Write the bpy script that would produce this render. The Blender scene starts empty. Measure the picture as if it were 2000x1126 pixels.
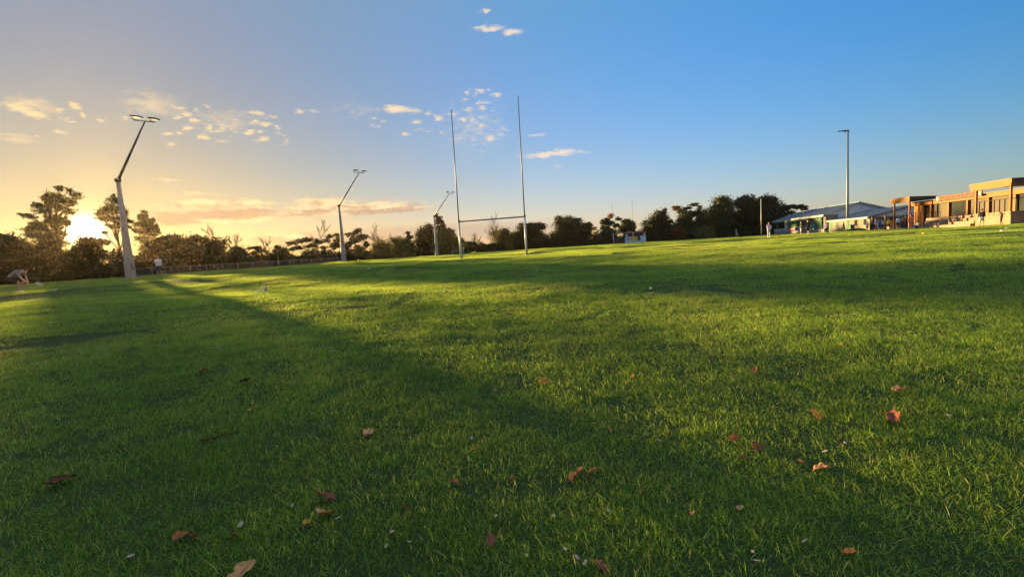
import bpy, bmesh, math, random
import numpy as np
from mathutils import Vector, Matrix, Euler
random.seed(7); rng = np.random.default_rng(7)
scene = bpy.context.scene
C = scene.collection
R = math.radians

# ------------------------------------------------------------------ camera, sky, sun, exposure
EYE = Vector((0, 0, 1.4)); F = 900.0
ROT = Matrix.Rotation(R(90 - 5.0), 3, 'X') @ Matrix.Rotation(R(-3.35), 3, 'Z')
cd = bpy.data.cameras.new('camera'); cam = bpy.data.objects.new('camera', cd); C.objects.link(cam)
cam.matrix_world = Matrix.Translation(EYE) @ ROT.to_4x4()
cd.sensor_width = 36; cd.lens = 36 * F / 2000; cd.clip_start = 0.05; cd.clip_end = 9000
scene.camera = cam
def ray(px, py): return ROT @ Vector(((px - 1000) / F, (563 - py) / F, -1))
def at(px, py, Y):
    d = ray(px, py); return EYE + d * (Y / d.y)
def azel(px, py):
    d = ray(px, py).normalized(); return math.degrees(math.atan2(d.x, d.y)), math.degrees(math.asin(d.z))
SUN_AZ, SUN_EL = azel(166, 451)
SUN_DIR = Vector((math.sin(R(SUN_AZ)) * math.cos(R(SUN_EL)), math.cos(R(SUN_AZ)) * math.cos(R(SUN_EL)), math.sin(R(SUN_EL))))
SKY_STRENGTH = 0.12; EXPOSURE = 2.35
SUN_COL = (1.0, 0.66, 0.24); SUN_STRENGTH = 5.0
sl = bpy.data.lights.new('sun', 'SUN'); so = bpy.data.objects.new('sun', sl); C.objects.link(so)
sl.energy = SUN_STRENGTH; sl.color = SUN_COL; sl.angle = R(0.9)
so.rotation_euler = (-SUN_DIR).to_track_quat('-Z', 'Y').to_euler()
vs = scene.view_settings
scene.display_settings.display_device = 'sRGB'
vs.view_transform = 'Standard'; vs.look = 'None'; vs.gamma = 1; vs.exposure = EXPOSURE; vs.use_curve_mapping = False

world = bpy.data.worlds.new('World'); scene.world = world; world.use_nodes = True
def build_world():
    nt = world.node_tree; nt.nodes.clear(); N = nt.nodes.new; L = nt.links.new
    def val(x, node, i):
        if isinstance(x, bpy.types.NodeSocket): L(x, node.inputs[i])
        elif x is not None: node.inputs[i].default_value = x
    def M(op, a, b=None, c=None, clamp=False):
        n = N('ShaderNodeMath'); n.operation = op; n.use_clamp = clamp; val(a, n, 0); val(b, n, 1); val(c, n, 2); return n.outputs[0]
    def V(op, a, b=None, out=0):
        n = N('ShaderNodeVectorMath'); n.operation = op; val(a, n, 0); val(b, n, 1); return n.outputs[out]
    def mapr(x, a, b, c=0.0, d=1.0):
        n = N('ShaderNodeMapRange'); n.interpolation_type = 'SMOOTHSTEP'; val(x, n, 0)
        for i, v in enumerate((a, b, c, d)): n.inputs[i + 1].default_value = v
        return n.outputs[0]
    def mix(f, a, b, mode='MIX'):
        n = N('ShaderNodeMix'); n.data_type = 'RGBA'; n.blend_type = mode
        val(f, n, 0)
        for s, v in ((6, a), (7, b)):
            if isinstance(v, bpy.types.NodeSocket): L(v, n.inputs[s])
            else: n.inputs[s].default_value = (*v, 1)
        return n.outputs[2]
    sky = N('ShaderNodeTexSky'); sky.sky_type = 'NISHITA'; sky.sun_disc = False
    sky.sun_elevation = R(SUN_EL); sky.sun_rotation = R(SUN_AZ)
    sky.air_density = 1.0; sky.dust_density = 1.6; sky.ozone_density = 2.2; sky.altitude = 0
    tc = N('ShaderNodeTexCoord'); d = tc.outputs['Generated']
    sx = N('ShaderNodeSeparateXYZ'); L(d, sx.inputs[0])
    az = M('MULTIPLY', M('ARCTAN2', sx.outputs[0], sx.outputs[1]), 57.29578)
    el = M('MULTIPLY', M('ARCSINE', sx.outputs[2]), 57.29578)
    cb = N('ShaderNodeCombineXYZ'); L(az, cb.inputs[0]); L(el, cb.inputs[1]); uv = cb.outputs[0]
    # the clear-sky model, graded: compressed like the phone's exposure, by elevation and angle from the sun
    dt = V('DOT_PRODUCT', V('NORMALIZE', d), tuple(SUN_DIR), out=1)
    ang = M('MULTIPLY', M('ARCCOSINE', M('MINIMUM', dt, 1.0)), 57.29578)
    sf = 1.0 / (SKY_STRENGTH * 2 ** EXPOSURE)      # one display unit
    e_ = M('DIVIDE', M('MINIMUM', M('MAXIMUM', el, 0.0), 29.0), 30.0); g_ = M('DIVIDE', M('MINIMUM', ang, 95.0), 60.0)
    ee, gg, eg = M('MULTIPLY', e_, e_), M('MULTIPLY', g_, g_), M('MULTIPLY', e_, g_)
    sp = N('ShaderNodeSeparateColor'); L(sky.outputs[0], sp.inputs[0]); cc = N('ShaderNodeCombineColor')
    for i, co in enumerate(SKY_FIT):
        p = M('MULTIPLY_ADD', e_, co[1], co[0])
        for x_, k_ in ((g_, co[2]), (ee, co[3]), (gg, co[4]), (eg, co[5])): p = M('MULTIPLY_ADD', x_, k_, p)
        L(M('MULTIPLY', M('MULTIPLY', M('EXPONENT', p), M('POWER', sp.outputs[i], .35)), sf), cc.inputs[i])
    col = cc.outputs[0]
    # overhead and behind: unseen sky paled toward grey so ambient light is less blue
    col = mix(mapr(el, 30, 62), col, tuple(x * sf for x in (.34, .47, .66)))
    col = mix(mapr(ang, 92, 135), col, tuple(x * sf for x in (.52, .52, .56)))
    # aureole of the low sun
    for amp, wid, c in AUREOLE:
        g = M('MULTIPLY', M('EXPONENT', M('MULTIPLY', M('POWER', M('DIVIDE', ang, wid), 1.5), -1.0)), amp * sf)
        n = N('ShaderNodeVectorMath'); n.operation = 'SCALE'; n.inputs[0].default_value = c; L(g, n.inputs[3])
        col = mix(1.0, col, n.outputs[0], 'ADD')
    # wind-torn edges for the clouds
    def noise(scale, detail, vec, stretch=(1, 1, 1)):
        n = N('ShaderNodeTexNoise'); n.inputs['Scale'].default_value = scale; n.inputs['Detail'].default_value = detail
        n.inputs['Roughness'].default_value = .62
        L(V('MULTIPLY', vec, stretch), n.inputs['Vector']); return n
    nz = noise(1.5, 8, uv, (.6, 1.4, 1)); n3 = noise(.75, 5, uv, (.5, 1.9, 1)).outputs[0]; nzf = nz.outputs[0]
    nb = noise(.22, 4, uv, (.5, 1.5, 1)).outputs[0]
    warp = V('MULTIPLY', V('SUBTRACT', nz.outputs[1], (.5, .5, .5)), (1.8, 1.0, 0))
    wuv = V('ADD', uv, warp)
    def field(lst):
        acc = None
        for (cx, cy, rx, ry, s) in lst:
            a, e = azel(cx, cy); a1, _ = azel(cx - rx, cy); a2, _ = azel(cx + rx, cy); _, e1 = azel(cx, cy + ry); _, e2 = azel(cx, cy - ry)
            ra = max((a2 - a1) / 2, .2); re = max((e2 - e1) / 2, .15)
            ra *= 1.25; re *= 1.2
            q = V('MULTIPLY', V('SUBTRACT', wuv, (a, e, 0)), (1 / ra, 1 / re, 0))
            l = V('LENGTH', q, out=1)
            f = M('MULTIPLY_ADD', l, -s, s)
            acc = f if acc is None else M('MAXIMUM', acc, f)
        return acc
    def layer(col, lst, lo, hi, c, opacity, nmix=.9, nsock=None):
        f = field(lst)
        t = M('MULTIPLY_ADD', M('SUBTRACT', nsock or nzf, .5), nmix, f)
        m = M('MULTIPLY', mapr(t, lo, hi), opacity)
        return mix(m, col, c)
    # warm/cool colour of a cloud follows the angle from the sun
    warm = mapr(ang, 12, 62, 1.0, 0.0)
    k = sf
    lit = mix(warm, tuple(x * k for x in (.95, .78, .66)), tuple(x * k for x in (1.1, .82, .42)))
    belly = mix(warm, tuple(x * k for x in (.45, .38, .40)), tuple(x * k for x in (.58, .37, .24)))
    litb = mix(M('MULTIPLY', mapr(n3, .42, .62), .75), lit, belly)
    col = layer(col, HAZEBANK, -.05, .9, belly, .55, .35, nb)
    col = layer(col, WISPS, .05, 1.0, lit, .5, 1.6)
    col = layer(col, BANK_LIT, -.05, .7, litb, .9, 1.7)
    col = layer(col, BANK_DARK, .0, .7, belly, .85, 1.3)
    col = layer(col, PUFFS, .0, 1.0, lit, .85, 1.35)
    bg = N('ShaderNodeBackground'); L(col, bg.inputs[0]); bg.inputs[1].default_value = SKY_STRENGTH
    out = N('ShaderNodeOutputWorld'); L(bg.outputs[0], out.inputs[0])
SKY_FIT = [(-1.3743, -2.1772, 2.3226, 1.9252, -1.1756, -1.4904), (-1.5217, -1.1253, 1.9977, 0.7615, -0.9387, -0.16), (-2.1526, 0.9978, 2.6944, -0.8189, -1.1721, -0.1087)]
AUREOLE = [(12.0, .72, (1, .82, .5)), (.45, 1.9, (1, .8, .4)), (.16, 7.0, (1, .62, .12))]
PUFFS = [(40,213,26,9,1.1),(70,224,26,8,1.1),(148,209,13,8,1.1),(162,226,7,5,1),(118,214,9,6,.8),(198,237,10,4,.9),(243,230,10,5,.9),(115,258,20,5,.8),(75,266,7,4,.7),
 (355,210,9,5,.9),(364,223,14,5,.9),(349,229,11,5,1),(379,212,9,4,.8),(380,235,12,5,1.1),(367,251,14,5,1.1),(352,259,9,4,.9),(327,262,11,4,1),(408,248,9,5,1),(432,251,11,6,.9),(458,256,9,4,.8),
 (399,269,14,6,1.2),(433,275,16,5,.7),(503,222,18,5,1),(500,239,9,5,1),(520,243,15,5,1),(543,249,8,4,.7),(489,257,12,5,1),(513,271,15,6,1.2),(560,274,6,4,.7),(511,256,6,4,.7),
 (587,219,11,6,.9),(613,215,18,5,.5),(775,213,34,9,1.2),(810,216,18,6,.8),(836,221,9,6,.7),(857,231,11,7,1.2),(812,238,14,6,.9),(792,261,11,4,.8),(835,256,9,4,.6),(886,223,9,6,.6),
 (936,179,14,6,.9),(912,181,6,6,.8),(971,185,11,6,.8),(908,194,9,4,.8),(945,200,16,4,.7),(943,211,9,6,.7),(917,213,8,5,.5),(905,235,10,4,.8),(922,235,10,4,.7),(938,229,9,4,.6),(957,268,11,8,.9),(985,254,12,3,.5),(981,264,9,4,.6),
 (948,20,14,6,1.0),(960,56,30,8,1.1),(1000,64,24,7,1.1),(945,55,14,6,1),(1050,264,24,4,.55),(1075,301,62,7,1.15),(1100,297,30,8,1.1),(1088,325,14,6,.5),(1135,297,25,4,.6)]
_cr = random.Random(21)
for (x0, x1, y0, y1, n_) in ((300, 470, 205, 285, 16), (0, 160, 195, 240, 9), (730, 870, 205, 262, 9), (890, 1000, 170, 275, 12), (480, 560, 215, 280, 6)):
    for _ in range(n_): _r = _cr.uniform(3, 8); PUFFS.append((_cr.uniform(x0, x1), _cr.uniform(y0, y1), _r * _cr.uniform(1, 1.8), _r * .55, _cr.uniform(.45, .8)))
WISPS = [(300,205,70,30,.8),(60,205,70,22,.9),(440,235,80,30,.6),(330,352,30,3,1.2),(895,272,20,8,.7),(925,250,70,60,.5),(700,215,50,20,.4),(385,378,60,6,.7),(30,270,60,10,.7)]
BANK_LIT = [(430,397,105,9,1.2),(350,403,60,6,1),(500,397,45,7,1),(430,422,130,18,1.0),(640,408,90,17,1.1),(740,405,110,13,1.1),(620,392,40,8,1.0),(790,408,70,8,.9),(560,462,90,8,.8),(650,395,30,9,1)]
BANK_DARK = [(430,419,112,9,1.5),(340,427,60,14,1.2),(500,411,45,5,1.2),(620,414,38,6,.9),(680,405,60,4,.6),(770,411,80,5,1.1),(590,419,60,4,.7),(720,414,70,6,.7)]
HAZEBANK = [(820,458,300,22,1.3),(600,468,120,16,1.1),(1000,448,160,10,1.0)]
build_world()
if True:
    cy = scene.cycles
    cy.max_bounces = 6; cy.transparent_max_bounces = 8

# ------------------------------------------------------------------ terrain
A = R(16.5); AX = (math.sin(A), math.cos(A)); BX = (math.cos(A), -math.sin(A))   # field axes
_wr = np.random.default_rng(3)
WAVES = [(_wr.uniform(0, 6.28), 2 * math.pi / w, _wr.uniform(0, 6.28), a) for w, a in
         [(2.2,.003),(2.9,.004),(3.7,.006),(4.6,.008),(6.1,.012),(7.7,.014),(10.2,.02),(13.,.024),(17.,.03),(23.,.034)]]
def hz(x, y):
    x = np.asarray(x, float); y = np.asarray(y, float)
    r = np.hypot(x, y)
    z = .85 * (1 - np.exp(-(r / 15) ** 1.3))
    u = -((x) * BX[0] + (y - 37) * BX[1])
    z = z - .0068 * np.clip(5 * np.log1p(np.exp(np.clip((u - 2) / 5, -30, 30))), 0, 85)
    w = np.zeros_like(x)
    for th, k, ph, a in WAVES: w = w + a * np.sin(k * (x * math.cos(th) + y * math.sin(th)) + ph)
    fade = np.clip((r - 2.5) / 10, 0, 1) * np.clip(1 - (r - 60) / 60, .25, 1)
    return z + w * fade * 1.0
def gz(x, y): return float(hz(x, y))
def ground_pt(px, py):
    d = ray(px, py)
    t = .5
    while t < 400:
        p = EYE + d * t
        if p.z <= gz(p.x, p.y): break
        t *= 1.003
    return Vector((p.x, p.y, gz(p.x, p.y)))
def foot(px, py, Y):
    p = at(px, py, Y); return Vector((p.x, p.y, gz(p.x, p.y)))

# ------------------------------------------------------------------ materials
MATS = {}
def mat(name, col, rough=.8, var=.12, scale=6., metal=0., bump=.0, trans=0., spec=.3, col2=None, attr=None):
    if name in MATS: return MATS[name]
    m = bpy.data.materials.new(name); m.use_nodes = True; nt = m.node_tree; N = nt.nodes.new; L = nt.links.new
    b = nt.nodes['Principled BSDF']; out = nt.nodes['Material Output']
    b.inputs['Roughness'].default_value = rough; b.inputs['Metallic'].default_value = metal
    b.inputs['Specular IOR Level'].default_value = spec
    tc = N('ShaderNodeTexCoord'); n = N('ShaderNodeTexNoise'); n.inputs['Scale'].default_value = scale; n.inputs['Detail'].default_value = 5
    L(tc.outputs['Object'], n.inputs['Vector'])
    rp = N('ShaderNodeValToRGB'); L(n.outputs[0], rp.inputs[0])
    c2 = col2 or tuple(min(1, c * (1 + var)) for c in col)
    rp.color_ramp.elements[0].position = .3; rp.color_ramp.elements[1].position = .7
    rp.color_ramp.elements[0].color = (*[c * (1 - var) for c in col], 1); rp.color_ramp.elements[1].color = (*c2, 1)
    src = rp.outputs[0]
    if attr:
        a = N('ShaderNodeAttribute'); a.attribute_name = attr
        mx = N('ShaderNodeMix'); mx.data_type = 'RGBA'; mx.blend_type = 'MULTIPLY'; mx.inputs[0].default_value = 1
        L(src, mx.inputs[6]); L(a.outputs['Color'], mx.inputs[7]); src = mx.outputs[2]
    L(src, b.inputs['Base Color'])
    if bump:
        bp = N('ShaderNodeBump'); bp.inputs['Strength'].default_value = bump; bp.inputs['Distance'].default_value = .02
        n2 = N('ShaderNodeTexNoise'); n2.inputs['Scale'].default_value = scale * 4; n2.inputs['Detail'].default_value = 6
        L(tc.outputs['Object'], n2.inputs['Vector']); L(n2.outputs[0], bp.inputs['Height']); L(bp.outputs[0], b.inputs['Normal'])
    if trans:
        tr = N('ShaderNodeBsdfTranslucent'); mx = N('ShaderNodeMixShader'); mx.inputs[0].default_value = trans
        br = N('ShaderNodeHueSaturation'); br.inputs['Value'].default_value = 1.5; br.inputs['Saturation'].default_value = 1.1; br.inputs['Hue'].default_value = .485
        L(src, br.inputs['Color']); L(br.outputs[0], tr.inputs[0]); L(b.outputs[0], mx.inputs[1]); L(tr.outputs[0], mx.inputs[2]); L(mx.outputs[0], out.inputs[0])
    MATS[name] = m; return m

# ------------------------------------------------------------------ object helpers
def link(name, me, m=None, parent=None, loc=None):
    o = bpy.data.objects.new(name, me); C.objects.link(o)
    if m and me and not me.materials: me.materials.append(m)
    if parent: o.parent = parent
    if loc is not None: o.location = loc
    return o
def tag(o, label, cat=None, group=None, kind=None):
    if label: o['label'] = label
    if cat: o['category'] = cat
    if group: o['group'] = group
    if kind: o['kind'] = kind
    return o
def thing(name, label, cat, loc, rz=0, group=None):
    o = bpy.data.objects.new(name, None); C.objects.link(o); o.location = loc; o.rotation_euler = (0, 0, rz); o.empty_display_size = .2
    return tag(o, label, cat, group)
class MB:
    def __init__(s): s.v = []; s.f = []
    def box(s, x0, x1, y0, y1, z0, z1):
        b = len(s.v); s.v += [(x, y, z) for x in (x0, x1) for y in (y0, y1) for z in (z0, z1)]
        s.f += [tuple(b + i for i in q) for q in ((0,1,3,2),(4,6,7,5),(0,4,5,1),(2,3,7,6),(0,2,6,4),(1,5,7,3))]; return s
    def poly(s, pts, off):
        """closed prism: pts (3d) extruded by off"""
        b = len(s.v); n = len(pts); o = Vector(off)
        s.v += [tuple(p) for p in pts] + [tuple(Vector(p) + o) for p in pts]
        s.f += [tuple(b + i for i in range(n)), tuple(b + 2 * n - 1 - i for i in range(n))]
        s.f += [(b + i, b + n + i, b + n + (i + 1) % n, b + (i + 1) % n) for i in range(n)]; return s
    def tube(s, pts, rad, n=8, caps=True):
        pts = [Vector(p) for p in pts]; b = len(s.v)
        if not hasattr(rad, '__len__'): rad = [rad] * len(pts)
        up = None
        for i, p in enumerate(pts):
            d = (pts[min(i + 1, len(pts) - 1)] - pts[max(i - 1, 0)]).normalized()
            if up is None: up = Vector((0, 1, 0)) if abs(d.z) > .8 else Vector((0, 0, 1))
            a = d.cross(up).normalized(); c = a.cross(d).normalized(); up = c
            for k in range(n):
                t = 2 * math.pi * k / n; s.v.append(tuple(p + (a * math.cos(t) + c * math.sin(t)) * rad[i]))
        for i in range(len(pts) - 1):
            for k in range(n):
                k2 = (k + 1) % n; s.f.append((b + i * n + k, b + i * n + k2, b + (i + 1) * n + k2, b + (i + 1) * n + k))
        if caps:
            s.f.append(tuple(b + k for k in range(n - 1, -1, -1))); e = b + (len(pts) - 1) * n; s.f.append(tuple(e + k for k in range(n)))
        return s
    def ell(s, c, r, nu=10, nv=7):
        b = len(s.v); c = Vector(c)
        if not hasattr(r, '__len__'): r = (r, r, r)
        s.v.append((c.x, c.y, c.z - r[2]))
        for j in range(1, nv):
            t = math.pi * j / nv - math.pi / 2
            for i in range(nu):
                p = 2 * math.pi * i / nu; s.v.append((c.x + r[0] * math.cos(t) * math.cos(p), c.y + r[1] * math.cos(t) * math.sin(p), c.z + r[2] * math.sin(t)))
        s.v.append((c.x, c.y, c.z + r[2])); e = len(s.v) - 1
        for i in range(nu):
            i2 = (i + 1) % nu; s.f.append((b, b + 1 + i2, b + 1 + i)); s.f.append((e, e - nu + i, e - nu + i2))
            for j in range(nv - 2): q = b + 1 + j * nu; s.f.append((q + i, q + i2, q + nu + i2, q + nu + i))
        return s
    def mesh(s, name, smooth=False):
        me = bpy.data.meshes.new(name); me.from_pydata(s.v, [], s.f); me.update()
        if smooth: me.shade_smooth()
        return me
    def build(s, name, m, parent=None, smooth=False, bevel=0):
        me = s.mesh(name, smooth)
        if bevel:
            bm = bmesh.new(); bm.from_mesh(me); bmesh.ops.bevel(bm, geom=bm.edges[:], offset=bevel, segments=2, affect='EDGES', profile=.6); bm.to_mesh(me); bm.free()
        return link(name, me, m, parent)
def np_mesh(name, v, quads, cols=None):
    me = bpy.data.meshes.new(name); n = len(v); k = quads.shape[1]; q = len(quads)
    me.vertices.add(n); me.vertices.foreach_set('co', v.astype(np.float32).ravel())
    me.loops.add(q * k); me.loops.foreach_set('vertex_index', quads.astype(np.int32).ravel())
    me.polygons.add(q); me.polygons.foreach_set('loop_start', np.arange(0, q * k, k, dtype=np.int32))
    me.update(calc_edges=True)
    if cols is not None:
        a = me.attributes.new('tint', 'FLOAT_COLOR', 'POINT'); cc = np.ones((n, 4), np.float32); cc[:, :3] = cols; a.data.foreach_set('color', cc.ravel())
    return me

# ------------------------------------------------------------------ ground sheet
def build_ground():
    rings = np.concatenate([np.linspace(0.3, 12, 50), np.geomspace(12.4, 200, 230), np.geomspace(220, 4000, 18)])
    na = 620; th = np.linspace(0, 2 * np.pi, na, endpoint=False)
    rr, tt = np.meshgrid(rings, th, indexing='ij'); x = rr * np.sin(tt); y = rr * np.cos(tt); z = hz(x, y)
    v = np.stack([x.ravel(), y.ravel(), z.ravel()], 1)
    i, j = np.meshgrid(np.arange(len(rings) - 1), np.arange(na), indexing='ij'); j2 = (j + 1) % na
    q = np.stack([i * na + j, (i + 1) * na + j, (i + 1) * na + j2, i * na + j2], -1).reshape(-1, 4)
    q = q[:, ::-1]
    v = np.vstack([v, [[0, 0, gz(0, 0)]]]);
    me = np_mesh('ground', v, q); me.shade_smooth()
    m = bpy.data.materials.new('turf_ground'); m.use_nodes = True; nt = m.node_tree; N = nt.nodes.new; L = nt.links.new
    b = nt.nodes['Principled BSDF']; b.inputs['Roughness'].default_value = .95; b.inputs['Specular IOR Level'].default_value = .1
    geo = N('ShaderNodeNewGeometry'); n1 = N('ShaderNodeTexNoise'); n1.inputs['Scale'].default_value = .35; n1.inputs['Detail'].default_value = 8
    L(geo.outputs['Position'], n1.inputs['Vector']); rp = N('ShaderNodeValToRGB'); L(n1.outputs[0], rp.inputs[0])
    rp.color_ramp.elements[0].position = .3; rp.color_ramp.elements[1].position = .7
    rp.color_ramp.elements[0].color = (.030, .052, .014, 1); rp.color_ramp.elements[1].color = (.048, .075, .020, 1); L(rp.outputs[0], b.inputs['Base Color'])
    n2 = N('ShaderNodeTexNoise'); n2.inputs['Scale'].default_value = 18; n2.inputs['Detail'].default_value = 6; L(geo.outputs['Position'], n2.inputs['Vector'])
    bp = N('ShaderNodeBump'); bp.inputs['Strength'].default_value = .8; bp.inputs['Distance'].default_value = .05; L(n2.outputs[0], bp.inputs['Height']); L(bp.outputs[0], b.inputs['Normal'])
    o = link('ground', me, m); tag(o, None, kind='structure')
build_ground()

# ------------------------------------------------------------------ grass
def grass_material():
    m = bpy.data.materials.new('grass_blade'); m.use_nodes = True; nt = m.node_tree; N = nt.nodes.new; L = nt.links.new
    b = nt.nodes['Principled BSDF']; out = nt.nodes['Material Output']
    b.inputs['Roughness'].default_value = .55; b.inputs['Specular IOR Level'].default_value = .25
    geo = N('ShaderNodeNewGeometry'); n1 = N('ShaderNodeTexNoise'); n1.inputs['Scale'].default_value = .5; n1.inputs['Detail'].default_value = 6; n1.inputs['Roughness'].default_value = .65
    L(geo.outputs['Position'], n1.inputs['Vector']); rp = N('ShaderNodeValToRGB'); L(n1.outputs[0], rp.inputs[0])
    e = rp.color_ramp.elements; e[0].position = .32; e[1].position = .68
    e[0].color = (*GRASS_A, 1); e[1].color = (*GRASS_B, 1)
    n4 = N('ShaderNodeTexNoise'); n4.inputs['Scale'].default_value = .13; n4.inputs['Detail'].default_value = 9; n4.inputs['Roughness'].default_value = .7; L(geo.outputs['Position'], n4.inputs['Vector'])
    m4 = N('ShaderNodeMapRange'); L(n4.outputs[0], m4.inputs[0]); m4.inputs[1].default_value = .5; m4.inputs[2].default_value = .72; m4.inputs[4].default_value = .6
    x4 = N('ShaderNodeMix'); x4.data_type = 'RGBA'; L(m4.outputs[0], x4.inputs[0]); L(rp.outputs[0], x4.inputs[6]); x4.inputs[7].default_value = (.20, .24, .07, 1); rp = x4
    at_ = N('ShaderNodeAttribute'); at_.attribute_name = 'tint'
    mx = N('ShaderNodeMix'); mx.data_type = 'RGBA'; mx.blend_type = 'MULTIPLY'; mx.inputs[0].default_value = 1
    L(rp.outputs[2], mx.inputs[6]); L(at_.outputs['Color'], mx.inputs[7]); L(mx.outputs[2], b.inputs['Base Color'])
    tr = N('ShaderNodeBsdfTranslucent'); ms = N('ShaderNodeMixShader'); ms.inputs[0].default_value = .5
    hs = N('ShaderNodeHueSaturation'); hs.inputs['Hue'].default_value = .462; hs.inputs['Value'].default_value = 2.1; L(mx.outputs[2], hs.inputs['Color']); L(hs.outputs[0], tr.inputs[0])
    L(b.outputs[0], ms.inputs[1]); L(tr.outputs[0], ms.inputs[2]); L(ms.outputs[0], out.inputs[0]); return m
GRASS_A = (.085, .205, .026); GRASS_B = (.160, .330, .040)
def tile(name, size, nb, h, w, seg, lean, seed, m, dead=.05):
    g = np.random.default_rng(seed)
    n = nb
    # clumps
    nc = max(20, n // 14); cx = g.uniform(-size / 2, size / 2, (nc, 2)); ci = g.integers(0, nc, n)
    base = np.where(g.random((n, 1)) < .6, cx[ci] + g.normal(0, size * .012 + .012, (n, 2)), g.uniform(-size / 2, size / 2, (n, 2)))
    hh = h * g.lognormal(0, .35, n); ww = w * g.uniform(.6, 1.3, n); th = g.uniform(0, 2 * np.pi, n)
    ln = np.abs(g.normal(0, lean, n)); bend = g.uniform(.2, 1.5, n)
    dirx, diry = np.cos(th), np.sin(th); fa = th + np.pi / 2 + g.normal(0, .6, n); wx, wy = np.cos(fa), np.sin(fa)
    V_ = []; cols = []
    green = g.uniform(.6, 1.4, n) * g.uniform(.7, 1.3, nc)[ci]; yel = g.uniform(.85, 1.35, n)
    isd = g.random(n) < dead
    for s in range(seg + 1):
        t = s / seg; ang = ln + bend * t
        # integrate curve roughly
        hor = hh * (np.sin(ln) * t + bend * t * t * .45 * np.cos(ln)); ver = hh * np.clip(np.cos(ln) * t - .28 * bend * t * t, .02, None)
        wd = ww * (1 - t ** 2) * .5 if s < seg else ww * .04
        px = base[:, 0] + dirx * hor; py = base[:, 1] + diry * hor
        for sg in (-1, 1):
            V_.append(np.stack([px + sg * wx * wd, py + sg * wy * wd, ver - .004], 1))
            k = .85 + .2 * t  # root darkening painted in, imitating shade between the blades
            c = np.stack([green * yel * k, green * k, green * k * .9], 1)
            c[isd] = np.array([4.2, 1.9, 4.5]) * g.uniform(.6, 1.2, (isd.sum(), 1))
            cols.append(c)
    V_ = np.stack(V_, 1); cols = np.stack(cols, 1); nv = 2 * (seg + 1)
    q = []
    b = np.arange(n) * nv
    for s in range(seg): q.append(np.stack([b + 2 * s, b + 2 * s + 1, b + 2 * s + 3, b + 2 * s + 2], 1))
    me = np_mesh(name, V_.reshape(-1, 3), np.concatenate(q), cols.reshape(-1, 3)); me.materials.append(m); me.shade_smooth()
    return bpy.data.objects.new(name, me)
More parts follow.
